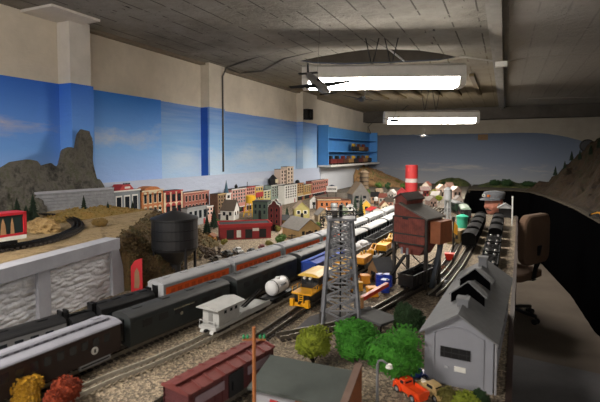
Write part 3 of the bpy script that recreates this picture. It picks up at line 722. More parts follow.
def passenger(label, pa, yc, L, bodyc, roofc, stripe=None, wins=10, clere=False, W=.086, h=.094, group=None, winc=None, skirt=None, logo=False, streamlined=False, letter=None, winz=(.058, .080), ends=None):
    t = car_root('passenger_car', label, pa, yc, L, group)
    hl = L/2
    if streamlined:
        prof = [(-W/2*.94, .010), (-W/2, .018), (-W/2, h-.010), (-W/2*.94, h), (W/2*.94, h), (W/2, h-.010), (W/2, .018), (W/2*.94, .010)]
    else: prof = [(-W/2, .018), (-W/2, h), (W/2, h), (W/2, .018)]
    MB().prism(prof, 'y', -hl, hl).build('body', bodyc, t, bevel=.002)
    if clere:
        MB().prism(arch(W*1.04, h, h+.012, 10), 'y', -hl-.004, hl+.004).build('roof', roofc, t)
        MB().prism([(-.016, h+.009), (-.016, h+.018), (-.011, h+.022), (.011, h+.022), (.016, h+.018), (.016, h+.009)], 'y', -hl+.02, hl-.02).build('clerestory', roofc, t)
        m = MB()
        for i in range(int(L/.024)):
            y = -hl+.03+i*.024
            if y < hl-.03: m.bb(-.0166, .0166, y, y+.012, h+.0125, h+.0165)
        m.build('clerestory_window', M('clerestory_glass', '#4c4d54', .4), t)
        for s in (-1, 1): MB().bb(-.009, .009, s*(hl-.05)-.012, s*(hl-.05)+.012, h+.018, h+.024).build('roof_vent', roofc, t)
    else:
        MB().prism(arch(W, h-.001, h+.015, 12), 'y', -hl, hl).build('roof', roofc, t, smooth=False)
        for i in range(4): MB().box(0, -hl+(i+.5)*L/4, h+.0150, .018, .03, .004).build('roof_vent', roofc, t)
    wl = L*.86/wins
    m = {}
    for s in (-1, 1):
        for i in range(wins):
            y = -L*.43+(i+.5)*wl
            MB().box(s*W/2, y, sum(winz)/2, .0016, wl*.55, winz[1]-winz[0]).build('window', winc or glassd, t)
    if stripe:
        for s in (-1, 1):
            for z0, z1, c in stripe: MB().box(s*(W/2+.0002), 0, (z0+z1)/2, .0012, L*.995, z1-z0).build('stripe', c, t)
    if skirt: 
        for s in (-1, 1):
            b = MB().box(s*(W/2-.004), hl*.62-.0, .012, .006, L*.22, .012).build('battery_box', skirt, t)
            MB().box(s*(W/2-.0008), hl*.62, .012, .0012, L*.20, .004).build('louver', wheelm, b)
    if logo:
        for s in (-1, 1):
            d_ = MB().cyl((s*W/2, hl-.085, .046), (s*(W/2+.0014), hl-.085, .046), .0105, seg=18).build('round_herald', white, t)
            MB().box(s*(W/2+.0015), hl-.085, .046, .0012, .005, .010).build('herald_mark', steel, d_)
    if letter:
        for s in (-1, 1):
            m = MB()
            for i in range(14): m.box(s*(W/2+.0004), -.05+i*.0065, .076, .0010, .0044, .0042)
            m.build('lettering', letter, t)
            MB().cyl((s*W/2, -.02, .056), (s*(W/2+.0012), -.02, .056), .006, seg=14).build('round_herald', letter, t)
    if ends:
        for s in (-1, 1): MB().bb(-W/2-.0006, W/2+.0006, *sorted((s*(hl-.012), s*(hl+.002))), .020, h+.004).build('end_cap', ends, t, bevel=.002)
    for s in (-1, 1):
        MB().box(0, s*(hl+.001), .056, .030, .006, .068).build('vestibule_door', steel, t)
        bogie(t, s*(hl-.055))
    coupler(t, L); return t
orange = M('burnt_orange', '#d8571a', .5, 0, .15, 30); silver = M('dull_silver_roof', '#8f9195', .75, 0, .15, 25)
redst = M('train_red', '#b3222a', .5, 0, .15, 30); dkgreen = M('brunswick_green', '#23292a', .5, 0, .25, 30)
dkroof = M('dark_roof', '#2a2c2e', .6, 0, .3, 30); tuscan = M('tuscan_brown', '#2b1d1a', .6, 0, .3, 30)
ltroof = M('pale_grey_roof', '#7f808a', .65, 0, .15, 25); greyside = M('faded_grey_side', '#66686c', .6, 0, .2, 25); whiter = M('white_roof', '#97999a', .8, 0, .12, 20)
A_ = [( .70, .44), (1.19, .21), (1.495, .375), (1.895, .375), (2.295, .375), (2.69, .375), (3.10, .40), (3.53, .40), (3.97, .40)]
passenger('grey sided coach with black roof nearest along the stone retaining wall', tA, .765, .44, M('pale_grey_side', '#77797d', .6, 0, .2, 25), dark, None, 9, h=.062, winz=(.040, .052))
ob = passenger('black tender like car with a low orange stripe ahead of the grey coach', tA, 1.188, .21, dark, dark, [(.022, .034, orange)], 4, h=.068, streamlined=True, winz=(.044, .054))
for i, (yc, L) in enumerate((y_+.015, l_) for y_, l_ in A_[2:6]):
    passenger('orange and silver streamlined coach, %s from the near end of its train' % ('first', 'second', 'third', 'fourth')[i], tA, yc, L, orange, silver, [(.084, .094, silver), (.018, .030, silver)], 9, streamlined=True, group='orange streamliner coaches', winz=(.058, .074), winc=M('deep_orange_window', '#bf4a18', .6), ends=silver)
for i, (yc, L) in enumerate(A_[6:]):
    passenger('white coach with red stripe beyond the house, %s of its string' % ('nearest', 'middle', 'farthest')[i], tA, yc, L, whiter, whiter, [(.026, .054, redst)], 8, streamlined=True, group='red striped white coaches')
passenger('low black box car between the grey coach and the orange striped car', tA, 1.035, .078, dark, dark, None, 2, h=.052, winz=(.034, .044))
passenger('dark brown heavyweight coach with pale grey clerestory roof and round white herald', tB, .76, .43, tuscan, ltroof, None, 11, clere=True, skirt=silver, logo=True)
nB = ['first', 'second', 'third']
for i, yc in enumerate((1.225, 1.70, 2.175)):
    passenger('dark green streamlined car, %s behind the brown heavyweight coach' % nB[i], tB, yc, .44, dkgreen, dkroof, None, 6, streamlined=True, group='dark green cars', letter=M('dull_gold_letter', '#8d8a78', .6) if i == 0 else None, winc=dark)
for i, yc in enumerate((2.62, 3.06, 3.50)):
    passenger('dark car with white roof, %s past the lattice tower' % nB[i], tB, yc, .40, steel, whiter, None, 8, group='white roofed dark cars')
def boxcar(label, pa, yc, L, bc, rc, W=.072, h=.078, ribs=True, door=None, board=None):
    t = car_root('boxcar', label, pa, yc, L); hl = L/2
    MB().bb(-W/2, W/2, -hl, hl, .018, h).build('body', bc, t, bevel=.001)
    MB().prism([(-W/2-.003, h), (-W/2-.003, h+.003), (0, h+.013), (W/2+.003, h+.003), (W/2+.003, h)], 'y', -hl-.003, hl+.003).build('roof', rc, t)
    m = MB()
    for i in range(9 if ribs else 0):
        y = -hl+L*i/8
        for s in (-1, 1): m.bar((0, y, h+.0142), (s*(W/2+.003), y, h+.0042), .004, .0025)
    if ribs: m.build('roof_rib', rc, t)
    else: m.bm.free()
    MB().bb(-.008, .008, -hl-.006, hl+.006, h+.0150, h+.0175).build('roof_walk', rc, t)
    if ribs:
        m = MB()
        for s in (-1, 1):
            for i in range(13): m.box(s*W/2, -hl+L*(i+.5)/13, (h+.018)/2, .003, .003, h-.02)
            for z in (.03, .042, .054, .066): m.box(0, s*hl, z, W*.94, .003, .003)
        m.build('side_rib', bc, t)
    for s in (-1, 1):
        dd = MB().box(s*(W/2+.0012), 0, .047, .004, L*.17, .055).build('sliding_door', door or bc, t, bevel=.0006)
        MB().box(s*(W/2+.004), -L*.05, .045, .003, .003, .02).build('latch', steel, dd)
        if board:
            for q in (-1, 1): MB().box(s*(W/2+.0022), q*L*.29, .058, .0016, L*.30, .020).build('sign_panel', board, t)
        for k in range(2): MB().bb(-W/2+.004+k*.0, -W/2+.006, s*(hl+.002)-.001, s*(hl+.002)+.001, .02, h).build('ladder', bc, t)
        bogie(t, s*(hl-.05))
    coupler(t, L); return t
boxred = M('boxcar_red', '#55282a', .65, 0, .3, 40); boxroof = M('boxcar_red_roof', '#6e3532', .6, 0, .3, 35)
boxcar('dark red boxcar with ribbed roof in the near foreground', tBx, .90, .29, boxred, boxroof, W=.08, h=.078, door=dark, board=M('dusty_lilac_panel', '#8f7c86', .7))
bl = M('royal_blue', '#1f49b0', .75, 0, .12, 25)
boxcar('boxcar with a bright blue roof behind the yellow switcher', tC, 2.04, .32, M('blue_car_side', '#1c3f97', .6), bl, ribs=False, W=.078, h=.088)
# grey work caboose
gw = M('work_grey', '#a9aaa9', .6, 0, .18, 35)
t = car_root('work_caboose', 'light grey work caboose with cab and open deck on the pale track', tC, 1.345, .31, None); hl = .155
MB().bb(-.036, .036, -hl, hl, .018, .028).build('deck', gw, t, bevel=.001)
cabp = MB().bb(-.034, .034, -hl+.018, -hl+.125, .028, .083).build('cab', gw, t, bevel=.001)
MB().prism([(-.046, .083), (-.046, .086), (0, .096), (.046, .086), (.046, .083)], 'y', -hl+.000, -hl+.140).build('roof', gw, t)
for s in (-1, 1):
    for y in (-.105, -.075, -.050): MB().box(s*.034, y, .068, .0016, .012, .010).build('window', glassd, cabp)
MB().box(0, -hl+.0178, .050, .018, .0016, .038).build('door', M('grey_door', '#7d7e7d', .6), cabp)
m = MB()
for s in (-1, 1):
    for x in (-.033, .033): m.bar((x, -hl+.002, .028), (x, -hl+.002, .047), .002)
    m.bar((-.033*s, -hl+.002, .046), (0, -hl+.002, .046), .002)
m.build('railing', gw, t)
MB().bb(-.026, .026, -.01, .04, .028, .036).build('tool_box', gw, t, bevel=.001)
MB().bar((.0, .03, .032), (.01, .135, .075), .006).bar((-.012, .03, .032), (-.002, .135, .075), .004).build('boom', steel, t)
m = MB()
for s in (-1, 1):
    m.box(s*.035, .06, .033, .002, .18, .009)
m.build('side_board', gw, t)
for s in (-1, 1): bogie(t, s*(hl-.05)); MB().bar((s*.02, -hl-.004, .008), (s*.02, -hl+.004, .02), .014, .004).build('step', gw, t)
coupler(t, .31)
# tank car
def tankcar(label, pa, yc, L, r, tc, fc):
    t = car_root('tank_car', label, pa, yc, L); hl = L/2
    MB().bb(-.030, .030, -hl, hl, .018, .025).build('frame', fc, t)
    zc = .026+r
    MB().lathe([(.001, -hl+.022), (r*.75, -hl+.026), (r, -hl+.036), (r, hl-.036), (r*.75, hl-.026), (.001, hl-.022)], (0, 0, zc), 24, 'y').build('tank', tc, t, smooth=True)
    MB().lathe([(.010, r-.006), (.010, r+.003), (.008, r+.005), (.001, r+.005)], (0, 0, zc), 16).build('dome', tc, t)
    m = MB()
    for y in (-hl*.5, hl*.5): m.lathe([(r+.0012, y-.002), (r+.0012, y+.002), (r-.001, y+.002), (r-.001, y-.002)], (0, 0, zc), 24, 'y')
    m.build('band', fc, t)
    for s in (-1, 1):
        m = MB()
        for i in range(4): m.box(s*(r*.93), -.018+i*.011, zc+.010, .006, .006, .008)
        m.build('lettering', M('mark_grey', '#6a6c72', .6), t)
        bogie(t, s*(hl-.045))
    coupler(t, L); return t
tankcar('white tank car with black frame between the grey caboose and the blue roofed boxcar', tC, 1.61, .165, .030, M('tank_white', '#d3d4d6', .45, 0, .1, 30), dark)
# white covered load cars
def hopper(label, pa, yc, L, bc, load=None, W=.070, h=.070, nm='hopper_car', cover=None, lights=False, curved=False):
    t = car_root(nm, label, pa, yc, L); hl = L/2
    m = MB(); th = .003
    for s in (-1, 1): m.bb(*(sorted((s*W/2, s*(W/2-th)))), -hl, hl, .022, h)
    for s in (-1, 1): m.bb(-W/2+th, W/2-th, *(sorted((s*hl, s*(hl-th)))), .022, h)
    m.bb(-W/2+th, W/2-th, -hl+th, hl-th, .022, .030); m.build('body', bc, t)
    m = MB()
    for s in (-1, 1):
        for i in range(7): m.box(s*(W/2+.0012), -hl+L*(i+.5)/7, (h+.022)/2, .0026, .004, h-.024)
        m.box(s*(W/2), 0, h, .005, L+.004, .004)
        m.box(0, s*hl, h, W+.004, .005, .004)
    m.build('rib', bc, t)
    MB().prism([(-hl*.55, .022), (-hl*.35, .009), (-hl*.15, .009), (0, .022)], 'x', -.012, .012).prism([(0, .022), (hl*.15, .009), (hl*.35, .009), (hl*.55, .022)], 'x', -.012, .012).build('chute', bc, t)
    if load:
        MB().grid(24, 10, lambda u, v: (-W/2+.004+(W-.008)*v, -hl+.004+(L-.008)*u, h-.008+.016*math.sin(PI*u)*math.sin(PI*v)*(1+.6*noise.noise(Vector((u*9, v*5, yc*3))))), .031).build('load', load, t)
    if cover:
        for i in range(3):
            MB().ico((0, -hl+L*(i+.5)/3, h-.004), 1, 3, (W*.46, L*.19, .028), .12, 3, i+yc).build('tarped_load', cover, t, smooth=True)
    if curved:
        for s in (-1, 1): MB().prism(arch(W, h, h+.020, 10), 'y', s*hl-.004, s*hl+.004).build('arched_end', bc, t)
        MB().prism(arch(W, h-.002, h+.012, 10), 'y', -hl+.01, hl-.01).build('roof', bc, t)
    if lights:
        for s in (-1, 1):
            for q in (-1, 1): MB().lathe([(.010, 0), (.009, .006), (.005, .011), (.001, .012)], (q*.021, s*(hl-.035), h-.004), 14).build('lamp', M('chrome', '#c9c9c9', .25, .8), t)
    for s in (-1, 1): bogie(t, s*(hl-.042))
    coupler(t, L); return t
tarp = M('white_tarp', '#c9c9cc', .8, 0, .15, 40, .002)
hopper('grey gondola with white tarped loads behind the lattice tower', tC, 2.43, .32, grayp, cover=tarp, h=.060, nm='gondola')
jet = M('jet_black', '#060607', .8, 0, .3, 40); jet.node_tree.nodes['Principled BSDF'].inputs['Specular IOR Level'].default_value = .15
coal = M('coal', '#050506', .9, 0, .4, 160, .004); coal.node_tree.nodes['Principled BSDF'].inputs['Specular IOR Level'].default_value = .1
for i, yc in enumerate((2.82, 3.17, 3.52)):
    hopper('dark grey hopper car loaded with coal, %s past the white tarped gondola' % nB[i], tC, yc, .32, M('hopper_grey', '#3a3d40', .6, 0, .3, 40), load=coal)
# yellow switcher
yel = M('safety_yellow', '#e0a010', .45, 0, .12, 30); yel2 = M('pale_yellow', '#dcb450', .5, 0, .12, 30)
t = car_root('diesel_switcher', 'yellow diesel switcher with dark cab windows and front ladder', tD, 1.83, .52, None, 'locomotive'); hl = .26
MB().bb(-.030, .030, -hl+.006, hl-.006, .012, .044).build('frame', dark, t, bevel=.001)
MB().bb(-.042, .042, -hl, hl, .044, .050).build('walkway', yel, t, bevel=.001)
cb = MB().bb(-.038, .038, -hl+.075, -hl+.19, .050, .098).build('cab', dark, t, bevel=.001)
MB().prism([(-.046, .098), (-.046, .102), (-.02, .112), (.02, .112), (.046, .102), (.046, .098)], 'y', -hl+.062, -hl+.20).build('cab_roof', yel2, cb, bevel=.001)
for x in (-.024, 0, .024): MB().box(x, -hl+.0745, .074, .019, .0016, .018).build('window', glassd, cb)
for s in (-1, 1):
    for y in (.105, .150): MB().box(s*.038, -hl+y, .074, .0016, .034, .018).build('window', glassd, cb)
    MB().box(s*.0385, -hl+.13, .057, .0016, .11, .012).build('side_panel', yel, cb)
MB().prism([(-.030, .050), (-.030, .078), (-.018, .090), (.018, .090), (.030, .078), (.030, .050)], 'y', -hl+.19, hl-.012).build('long_hood', yel2, t)
for y in (-.02, .05, .12, .19): MB().bb(-.016, .016, y-.016, y+.016, .0895, .097).build('hood_hatch', yel, t, bevel=.001)
MB().cyl((0, .03, .090), (0, .03, .108), .006, seg=12).build('exhaust_stack', steel, t)
m = MB()
for x in (-.009, .009): m.bar((x, -hl-.004, .004), (x, -hl-.004, .050), .003)
for i in range(6): m.bar((-.009, -hl-.004, .008+i*.008), (.009, -hl-.004, .008+i*.008), .0024)
m.build('ladder', yel, t)
MB().prism([(-.042, .002), (-.042, .016), (.042, .016), (.042, .002)], 'y', -hl-.012, -hl-.002).build('pilot', yel, t, bevel=.002)
for s in (-1, 1):
    MB().bb(s*.032-.008, s*.032+.008, -hl-.020, -hl-.004, .002, .030).build('step_well', yel, t, bevel=.001)
    m = MB()
    m.tube([(s*.041, -hl+.004, .070), (s*.041, -hl+.07, .070)], .0012, 5).tube([(s*.041, -hl+.20, .072), (s*.041, hl-.006, .072)], .0012, 5)
    for y in (.006, .05, .22, .3, .38, .46, .51): m.bar((s*.041, -hl+y, .050), (s*.041, -hl+y, .072), .0018)
    m.build('handrail', yel, t)
    MB().cyl((s*.012, -hl+.049, .096), (s*.012, -hl+.060, .096), .005, seg=10).build('headlight', white, t)
    bogie(t, s*(hl-.085), wb=.05)
MB().bb(-.028, .028, -.05, .05, .004, .012).build('fuel_tank', dark, t)
coupler(t, .54)
# yellow work cars with machinery
def workcar(label, yc, L, side):
    t = car_root('flat_car', label, tD, yc, L); hl = L/2
    MB().bb(-.034, .034, -hl, hl, .020, .028).build('deck', dark, t)
    MB().bb(-.032, .032, -hl+.01, -.02, .028, .062).build('machine_house', side, t, bevel=.002)
    MB().box(.0325, -hl*.55, .045, .0016, .03, .018).build('panel', M('deep_orange', '#c07414', .5), t)
    e_ = MB().ico((0, hl*.35, .052), .022, 2, (1, 1.3, 1)).build('winch_drum', yel, t)
    MB().cyl((-.026, hl*.35, .052), (.026, hl*.35, .052), .012, seg=14).build('axle', steel, e_)
    m = MB()
    for s in (-1, 1): m.bar((s*.018, .0, .028), (s*.010, hl*.75, .088), .005).bar((s*.018, hl*.8, .028), (s*.010, hl*.75, .088), .005)
    m.bar((-.010, hl*.75, .088), (.010, hl*.75, .088), .006).build('a_frame', yel, t)
    for i in range(4): MB().cyl((-.012+.008*i, -hl*.4+.02*i, .062), (-.012+.008*i, -hl*.4+.02*i, .076+.004*(i % 2)), .0045, seg=10).build('pipe', yel2, t)
    for s in (-1, 1): bogie(t, s*(hl-.045))
    coupler(t, L)
workcar('yellow machinery flat car just past the lattice tower', 2.33, .30, M('amber_panel', '#c98a1c', .5, 0, .15, 30))
workcar('yellow machinery flat car beside the coaling tower', 2.69, .30, yel)
workcar('farthest yellow machinery flat car beyond the coaling tower', 3.05, .30, yel2)
hopper('black hopper car standing under the coaling tower', tE, 2.04, .24, dark, load=coal)
# black cars on the right-hand tracks
for i, yc in enumerate((3.08, 3.37, 3.66, 3.95)):
    hopper('black arched roof hopper left of the ore cars, %s in its string' % ('nearest', 'second', 'third', 'last')[i], tF, yc, .25, jet, curved=True, h=.082, W=.078)
for i, yc in enumerate((2.46, 2.76, 3.06)):
    hopper('black ore car with two chrome lamps at the table edge, %s from the engine house' % ('first', 'second', 'third')[i], tG, yc, .26, jet, load=coal, lights=True, h=.060, W=.078)
for i, yc in enumerate((3.37, 3.68, 3.99)):
    hopper('black arched roof hopper at the table edge, %s beyond the ore cars' % ('first', 'second', 'third')[i], tG, yc, .26, jet, curved=True, h=.078, W=.078)
t1 = track('short curved track before the seated person', [(-.62, 5.10), (-.49, 4.95), (-.385, 4.70), (-.325, 4.42), (-.295, 4.12)])
passenger('dark green coach with pale roof curving before the seated person', t1, 4.90, .30, M('coach_green', '#1f3326', .5), whiter, None, 7)
passenger('dark coach with pale green roof nearer on the same curve', t1, 4.42, .36, dark, M('pale_green_roof', '#8fa392', .6), [(.03, .04, redst)], 7)
# display car on the raised shelf
pS = Path([P(-40, 279, ZS), P(0, 264, ZS), P(30, 254.5, ZS), P(50, 248, ZS)])
red = M('bright_red', '#b0202a', .5, 0, .12, 30)
a = Vector(P(0, 251.5, ZS)); b = Vector(P(30, 246.5, ZS)); d = (b-a).normalized()
t = thing('display_car', 'red framed picture display car on the raised shelf track', 'train car', tuple(b-d*.21+Vector((0, 0, .02))), math.atan2(-d.x, d.y)); t.scale = (1.12, 1.12, 1.22)
MB().bb(-.034, .034, -.16, .16, .018, .030).build('sill', white, t)
MB().bb(-.028, .028, -.155, .155, .030, .094).build('picture_panel', M('picture_dark', '#22302f', .3, 0, .3, 30), t)
m = MB()
for s in (-1, 1):
    for y in (-.157, .157): m.bb(*sorted((s*.026, s*.033)), y-.005, y+.005, .030, .1)
    for z in (.033, .097): m.bb(*sorted((s*.026, s*.033)), -.162, .162, z-.004, z+.004)
m.bb(-.026, .026, -.162, .162, .094, .101); m.build('red_frame', red, t)
for y, c in ((-.06, '#c9b878'), (.03, '#c9b878')): MB().cyl((.0282, y, .062), (.0292, y, .062), .022, seg=20).build('picture_disc', M('straw', c, .6), t)
for y, w_ in ((.09, .018), (.118, .012), (-.11, .02)): MB().prism([(y-w_/2, .036), (y-w_/2*.6, .07), (y, .086), (y+w_/2*.7, .066), (y+w_/2, .036)], 'x', .0282, .0294).build('picture_figure', M('picture_tan', '#a8835c', .6), t)
for s in (-1, 1): bogie(t, s*.105)
coupler(t, .32)
# ================================================================ BUILDINGS
def dep(p): return (p[0]*_fw[0]+p[1]*_fw[1]+(p[2]-CZ)*_fw[2])
def pm_(p, npx): return npx*dep(p)/F          # a size seen at p, in metres
def wins(par, face, w, d, rows, cols, z0, z1, frac=.5, mat=None, frame=None, x0=-.9, x1=.9, arched=False, hf=.6):
    """grid of separate windows on one wall of a box w x d centred on the origin"""
    mat = mat or glassd
    for r in range(rows):
        for c in range(cols):
            u = x0+(x1-x0)*(c+.5)/cols; zc = z0+(z1-z0)*(r+.5)/rows
            W = (w if face in 'fb' else d); ww = W*(x1-x0)/2/cols*frac; hh_ = (z1-z0)/rows*hf; e_ = .0008
            def pl(hx, th, zc_, hz): 
                if face == 'f': return (u*w/2, -d/2, zc_, hx, th, hz)
                if face == 'b': return (u*w/2, d/2, zc_, hx, th, hz)
                if face == 'r': return (w/2, u*d/2, zc_, th, hx, hz)
                return (-w/2, u*d/2, zc_, th, hx, hz)
            if frame:
                fo = MB().box(*pl(ww*1.35, e_*2.5, zc, hh_*1.2))
                if arched: fo.cyl(*( ((u*w/2, -d/2-e_*1.25, zc+hh_*.55), (u*w/2, -d/2+e_*1.25, zc+hh_*.55)) if face == 'f' else ((w/2-e_*1.25, u*d/2, zc+hh_*.55), (w/2+e_*1.25, u*d/2, zc+hh_*.55))), ww*.66, seg=14)
                fo = fo.build('window', frame, par)
                MB().box(*pl(ww, e_*4, zc, hh_)).build('pane', mat, fo)
            else: MB().box(*pl(ww, e_*3, zc, hh_)).build('window', mat, par)
def gable_roof(par, w, d, h, rh, mat, ov=.006, th=.004, along='y', name='roof'):
    m = MB()
    if along == 'y':
        for s in (-1, 1):
            k = ov*rh/(w/2)
            m.prism([(0, h+rh), (0, h+rh+th), (s*(w/2+ov), h-k+th), (s*(w/2+ov), h-k)], 'y', -d/2-ov, d/2+ov)
    else:
        for s in (-1, 1):
            k = ov*rh/(d/2)
            m.prism([(0, h+rh), (0, h+rh+th), (s*(d/2+ov), h-k+th), (s*(d/2+ov), h-k)], 'x', -w/2-ov, w/2+ov)
    return m.build(name, mat, par)
def walls(par, w, d, h, mat, rh=0, along='y', name='walls'):
    if not rh: return MB().bb(-w/2, w/2, -d/2, d/2, 0, h).build(name, mat, par)
    if along == 'y': return MB().prism([(-w/2, 0), (-w/2, h), (0, h+rh), (w/2, h), (w/2, 0)], 'y', -d/2, d/2).build(name, mat, par)
    return MB().prism([(-d/2, 0), (-d/2, h), (0, h+rh), (d/2, h), (d/2, 0)], 'x', -w/2, w/2).build(name, mat, par)
def flat_roof(par, w, d, h, mat, ov=.003, th=.006): return MB().bb(-w/2-ov, w/2+ov, -d/2-ov, d/2+ov, h, h+th).build('roof', mat, par)
def chimney(par, x, y, z0, z1, s=.010, mat=None):
    c = MB().bb(x-s/2, x+s/2, y-s/2, y+s/2, z0, z1).build('chimney', mat or brickr, par); MB().bb(x-s*.6, x+s*.6, y-s*.6, y+s*.6, z1, z1+.003).build('chimney_cap', sc_m, c)
brickr = MBrick('red_brick', '#9a4436', '#83382c', '#b79a88'); brickp = MBrick('pink_brick', '#c07a6e', '#b06a60', '#d3b3a6')
bricko = MBrick('orange_brick', '#b5672f', '#a4572a', '#c9a27a'); brickb = MBrick('brown_brick', '#6b4d3c', '#5a3f31', '#8d7562')
creamp = M('cream_paint', '#d6c8a8', .7, 0, .12, 30); tanp = M('tan_wall', '#b2996a', .75, 0, .2, 30); greyw = M('store_grey', '#7b8288', .7, 0, .15, 30)
pinkp = M('pale_pink_wall', '#cfa596', .7, 0, .15, 30); palew = M('pale_tower_wall', '#cdb8a8', .7, 0, .12, 30); roofd = M('tar_roof', '#26282a', .85, 0, .3, 40)
roofg = M('grey_shingle', '#6d6a66', .85, 0, .25, 60, .0006); rooft = M('tan_roof', '#a3917c', .85, 0, .2, 50); redp = M('red_trim', '#a82a2c', .6, 0, .15, 30)
def flat(label, p0, p1, yt, wallm, X=-2.48, dp=.085, rows=2, cols=4, roofm=None, frame=creamp, zlow=.06, nm='store_building', z0=T, arched=False, corn=None, sign=None, frac=.5, ptop=None):
    a = PX(p0, yt, X); b = PX(p1, yt, X); w = b[1]-a[1]; h = (a[2]+b[2])/2-z0
    t = thing(nm, label, 'building', (X-dp/2, (a[1]+b[1])/2, z0), PI/2)
    walls(t, w, dp, h-.004, wallm); flat_roof(t, w, dp, h-.004, roofm or roofd, .002, .004)
    wins(t, 'f', w, dp, rows, cols, zlow+.035, h-.012, frac, glassd, frame, arched=arched)
    MB().box(0, -dp/2-.003, h-.004, w*1.0, .008, .010).build('cornice', corn or frame or wallm, t)
    if zlow > .03:
        MB().box(0, -dp/2-.001, zlow*.5, w*.86, .003, zlow*.8).build('shop_front', glassd, t)
        MB().box(0, -dp/2-.010, zlow, w*.94, .020, .004).build('awning', sign or white, t)
    MB().box(w*.30, -dp/2-.0022, .024, .018, .003, .046).build('door', redp, t)
    return t, w, h, dp
t, w, h, d = flat('grey storefront with a red dormer roof left of the orange brick store', 113, 140, 190, greyw, rows=1, cols=3, frame=white, zlow=.12, frac=.55, z0=T)
r_ = MB().prism([(-w*.30, h), (-w*.16, h+.040), (w*.10, h+.040), (w*.26, h)], 'y', -d/2-.004, d/2).build('dormer_roof', redp, t)
for i in range(5): MB().box(-w*.12+i*w*.055, -d/2, h+.046, .006, .006, .010).build('finial', dark, r_)
MB().box(0, -d/2-.005, h+.018, .05, .003, .014).build('dormer_window', white, r_)
t, w, h, d = flat('orange brick store with a rounded arched parapet', 141.5, 163, 190, bricko, rows=2, cols=4, arched=True)
MB().prism([(w*.36*math.cos(PI*i/12), h+.028*math.sin(PI*i/12)) for i in range(13)], 'y', -d/2, d/2).build('parapet', bricko, t)
MB().box(0, -d/2-.003, h-.012, w*.4, .003, .011).build('sign_board', creamp, t)
flat('cream store front with arched red windows between two brick stores', 164, 182.5, 190.5, creamp, rows=2, cols=3, frame=redp, arched=True, frac=.6, corn=redp)
flat('long red brick block with a row of tall windows by the pale board', 183, 209, 191.5, brickr, rows=2, cols=7, frame=pinkp, frac=.45, sign=white)
flat('low white storefront with dark doorways before the orange brick store', 141, 160, 211, white, X=-2.36, dp=.07, rows=1, cols=3, frame=None, zlow=.0)
flat('low white canopied storefront before the long red brick block', 187, 208, 206.5, whiter, X=-2.36, dp=.06, rows=1, cols=4, frame=None, zlow=.0)
flat('small peach storefront at the street end beyond the red brick block', 206, 213, 206, pinkp, X=-2.36, dp=.06, rows=2, cols=2, frame=white, zlow=.03)
t, w, h, d = flat('narrow brown brick office block before the teal steeple', 217.5, 226, 193.5, brickb, X=-2.36, rows=4, cols=3, frame=tanp)
t, w, h, d = flat('slim white church tower with a pointed teal steeple', 226, 231, 193, white, X=-2.46, dp=.05, rows=3, cols=1, frame=None, zlow=.03, nm='church')
MB().lathe([(.026, h), (.018, h+.03), (.001, h+.125)], seg=8).build('steeple', M('teal_spire', '#2c5568', .5), t)
t, w, h, d = flat('pink hotel block with a small dark roof turret right of the teal steeple', 231.5, 246, 188.5, brickp, rows=4, cols=5, frame=white)
MB().lathe([(.016, h), (.016, h+.02), (.020, h+.02), (.001, h+.045)], (w*.05, 0, 0), 12).build('turret', steel, t)
t, w, h, d = flat('salmon row building with a flagstaff behind the yellow tank', 246.3, 255, 186.5, pinkp, rows=4, cols=4, frame=redp)
MB().cyl((0, 0, h), (0, 0, h+.05), .003, seg=6).build('flagstaff', steel, t)
t, w, h, d = flat('yellow topped corner store with a big red sign', 255.3, 263, 186, M('sunny_yellow', '#d8b23c', .6), rows=3, cols=3, frame=white)
MB().box(0, -d/2-.006, h*.62, w*.95, .004, h*.22).build('wall_sign', redp, t)
flat('pale yellow store squeezed beside the red sign store', 263.3, 270.5, 190, M('lemon', '#d5cc8e', .65), rows=3, cols=2, frame=white)
t, w, h, d = flat('grey green office block with a dark octagonal roof kiosk', 271, 284, 184.5, M('grey_green', '#94a59a', .7), rows=4, cols=5, frame=white)
k_ = MB().lathe([(.05, h), (.055, h+.07), (.030, h+.095), (.012, h+.115), (.001, h+.12)], (-w*.12, 0, 0), 8).build('roof_kiosk', dark, t)
MB().box(-w*.12, -.052, h+.045, .06, .012, .045).build('kiosk_window', creamp, k_)
t, w, h, d = flat('tall pale tower with a dark vertical stripe, nearer of the two towers', 280.5, 286.5, 169, palew, X=-2.50, rows=7, cols=2, frame=None, frac=.35)
MB().box(w*.42, -d/2-.002, h*.6, .012, .004, h*.75).build('stripe', steel, t)
flat('tall cream tower, farther and tallest of the two towers', 287, 293.5, 166.5, M('tower_cream', '#d8c4b0', .7), X=-2.50, rows=7, cols=2, frame=None, frac=.35)
flat('white gridded apartment block below the tall towers', 284.5, 297, 184.5, white, X=-2.38, rows=5, cols=5, frame=None, frac=.45, zlow=.03)
t, w, h, d = flat('tan apartment house with a dark cupola', 297.3, 303.5, 183, tanp, X=-2.40, rows=4, cols=3, frame=bricko)
MB().ico((0, 0, h+.012), .03, 2).build('cupola', steel, t)
flat('golden brown apartment house next to the long red mill', 304, 311, 184.5, M('golden_wall', '#a9823e', .7), X=-2.40, rows=4, cols=3, frame=creamp)
flat('long red brick mill low on the wall under the white sky board', 311.5, 328, 180, brickr, X=-2.44, rows=2, cols=8, frame=pinkp, zlow=.05)

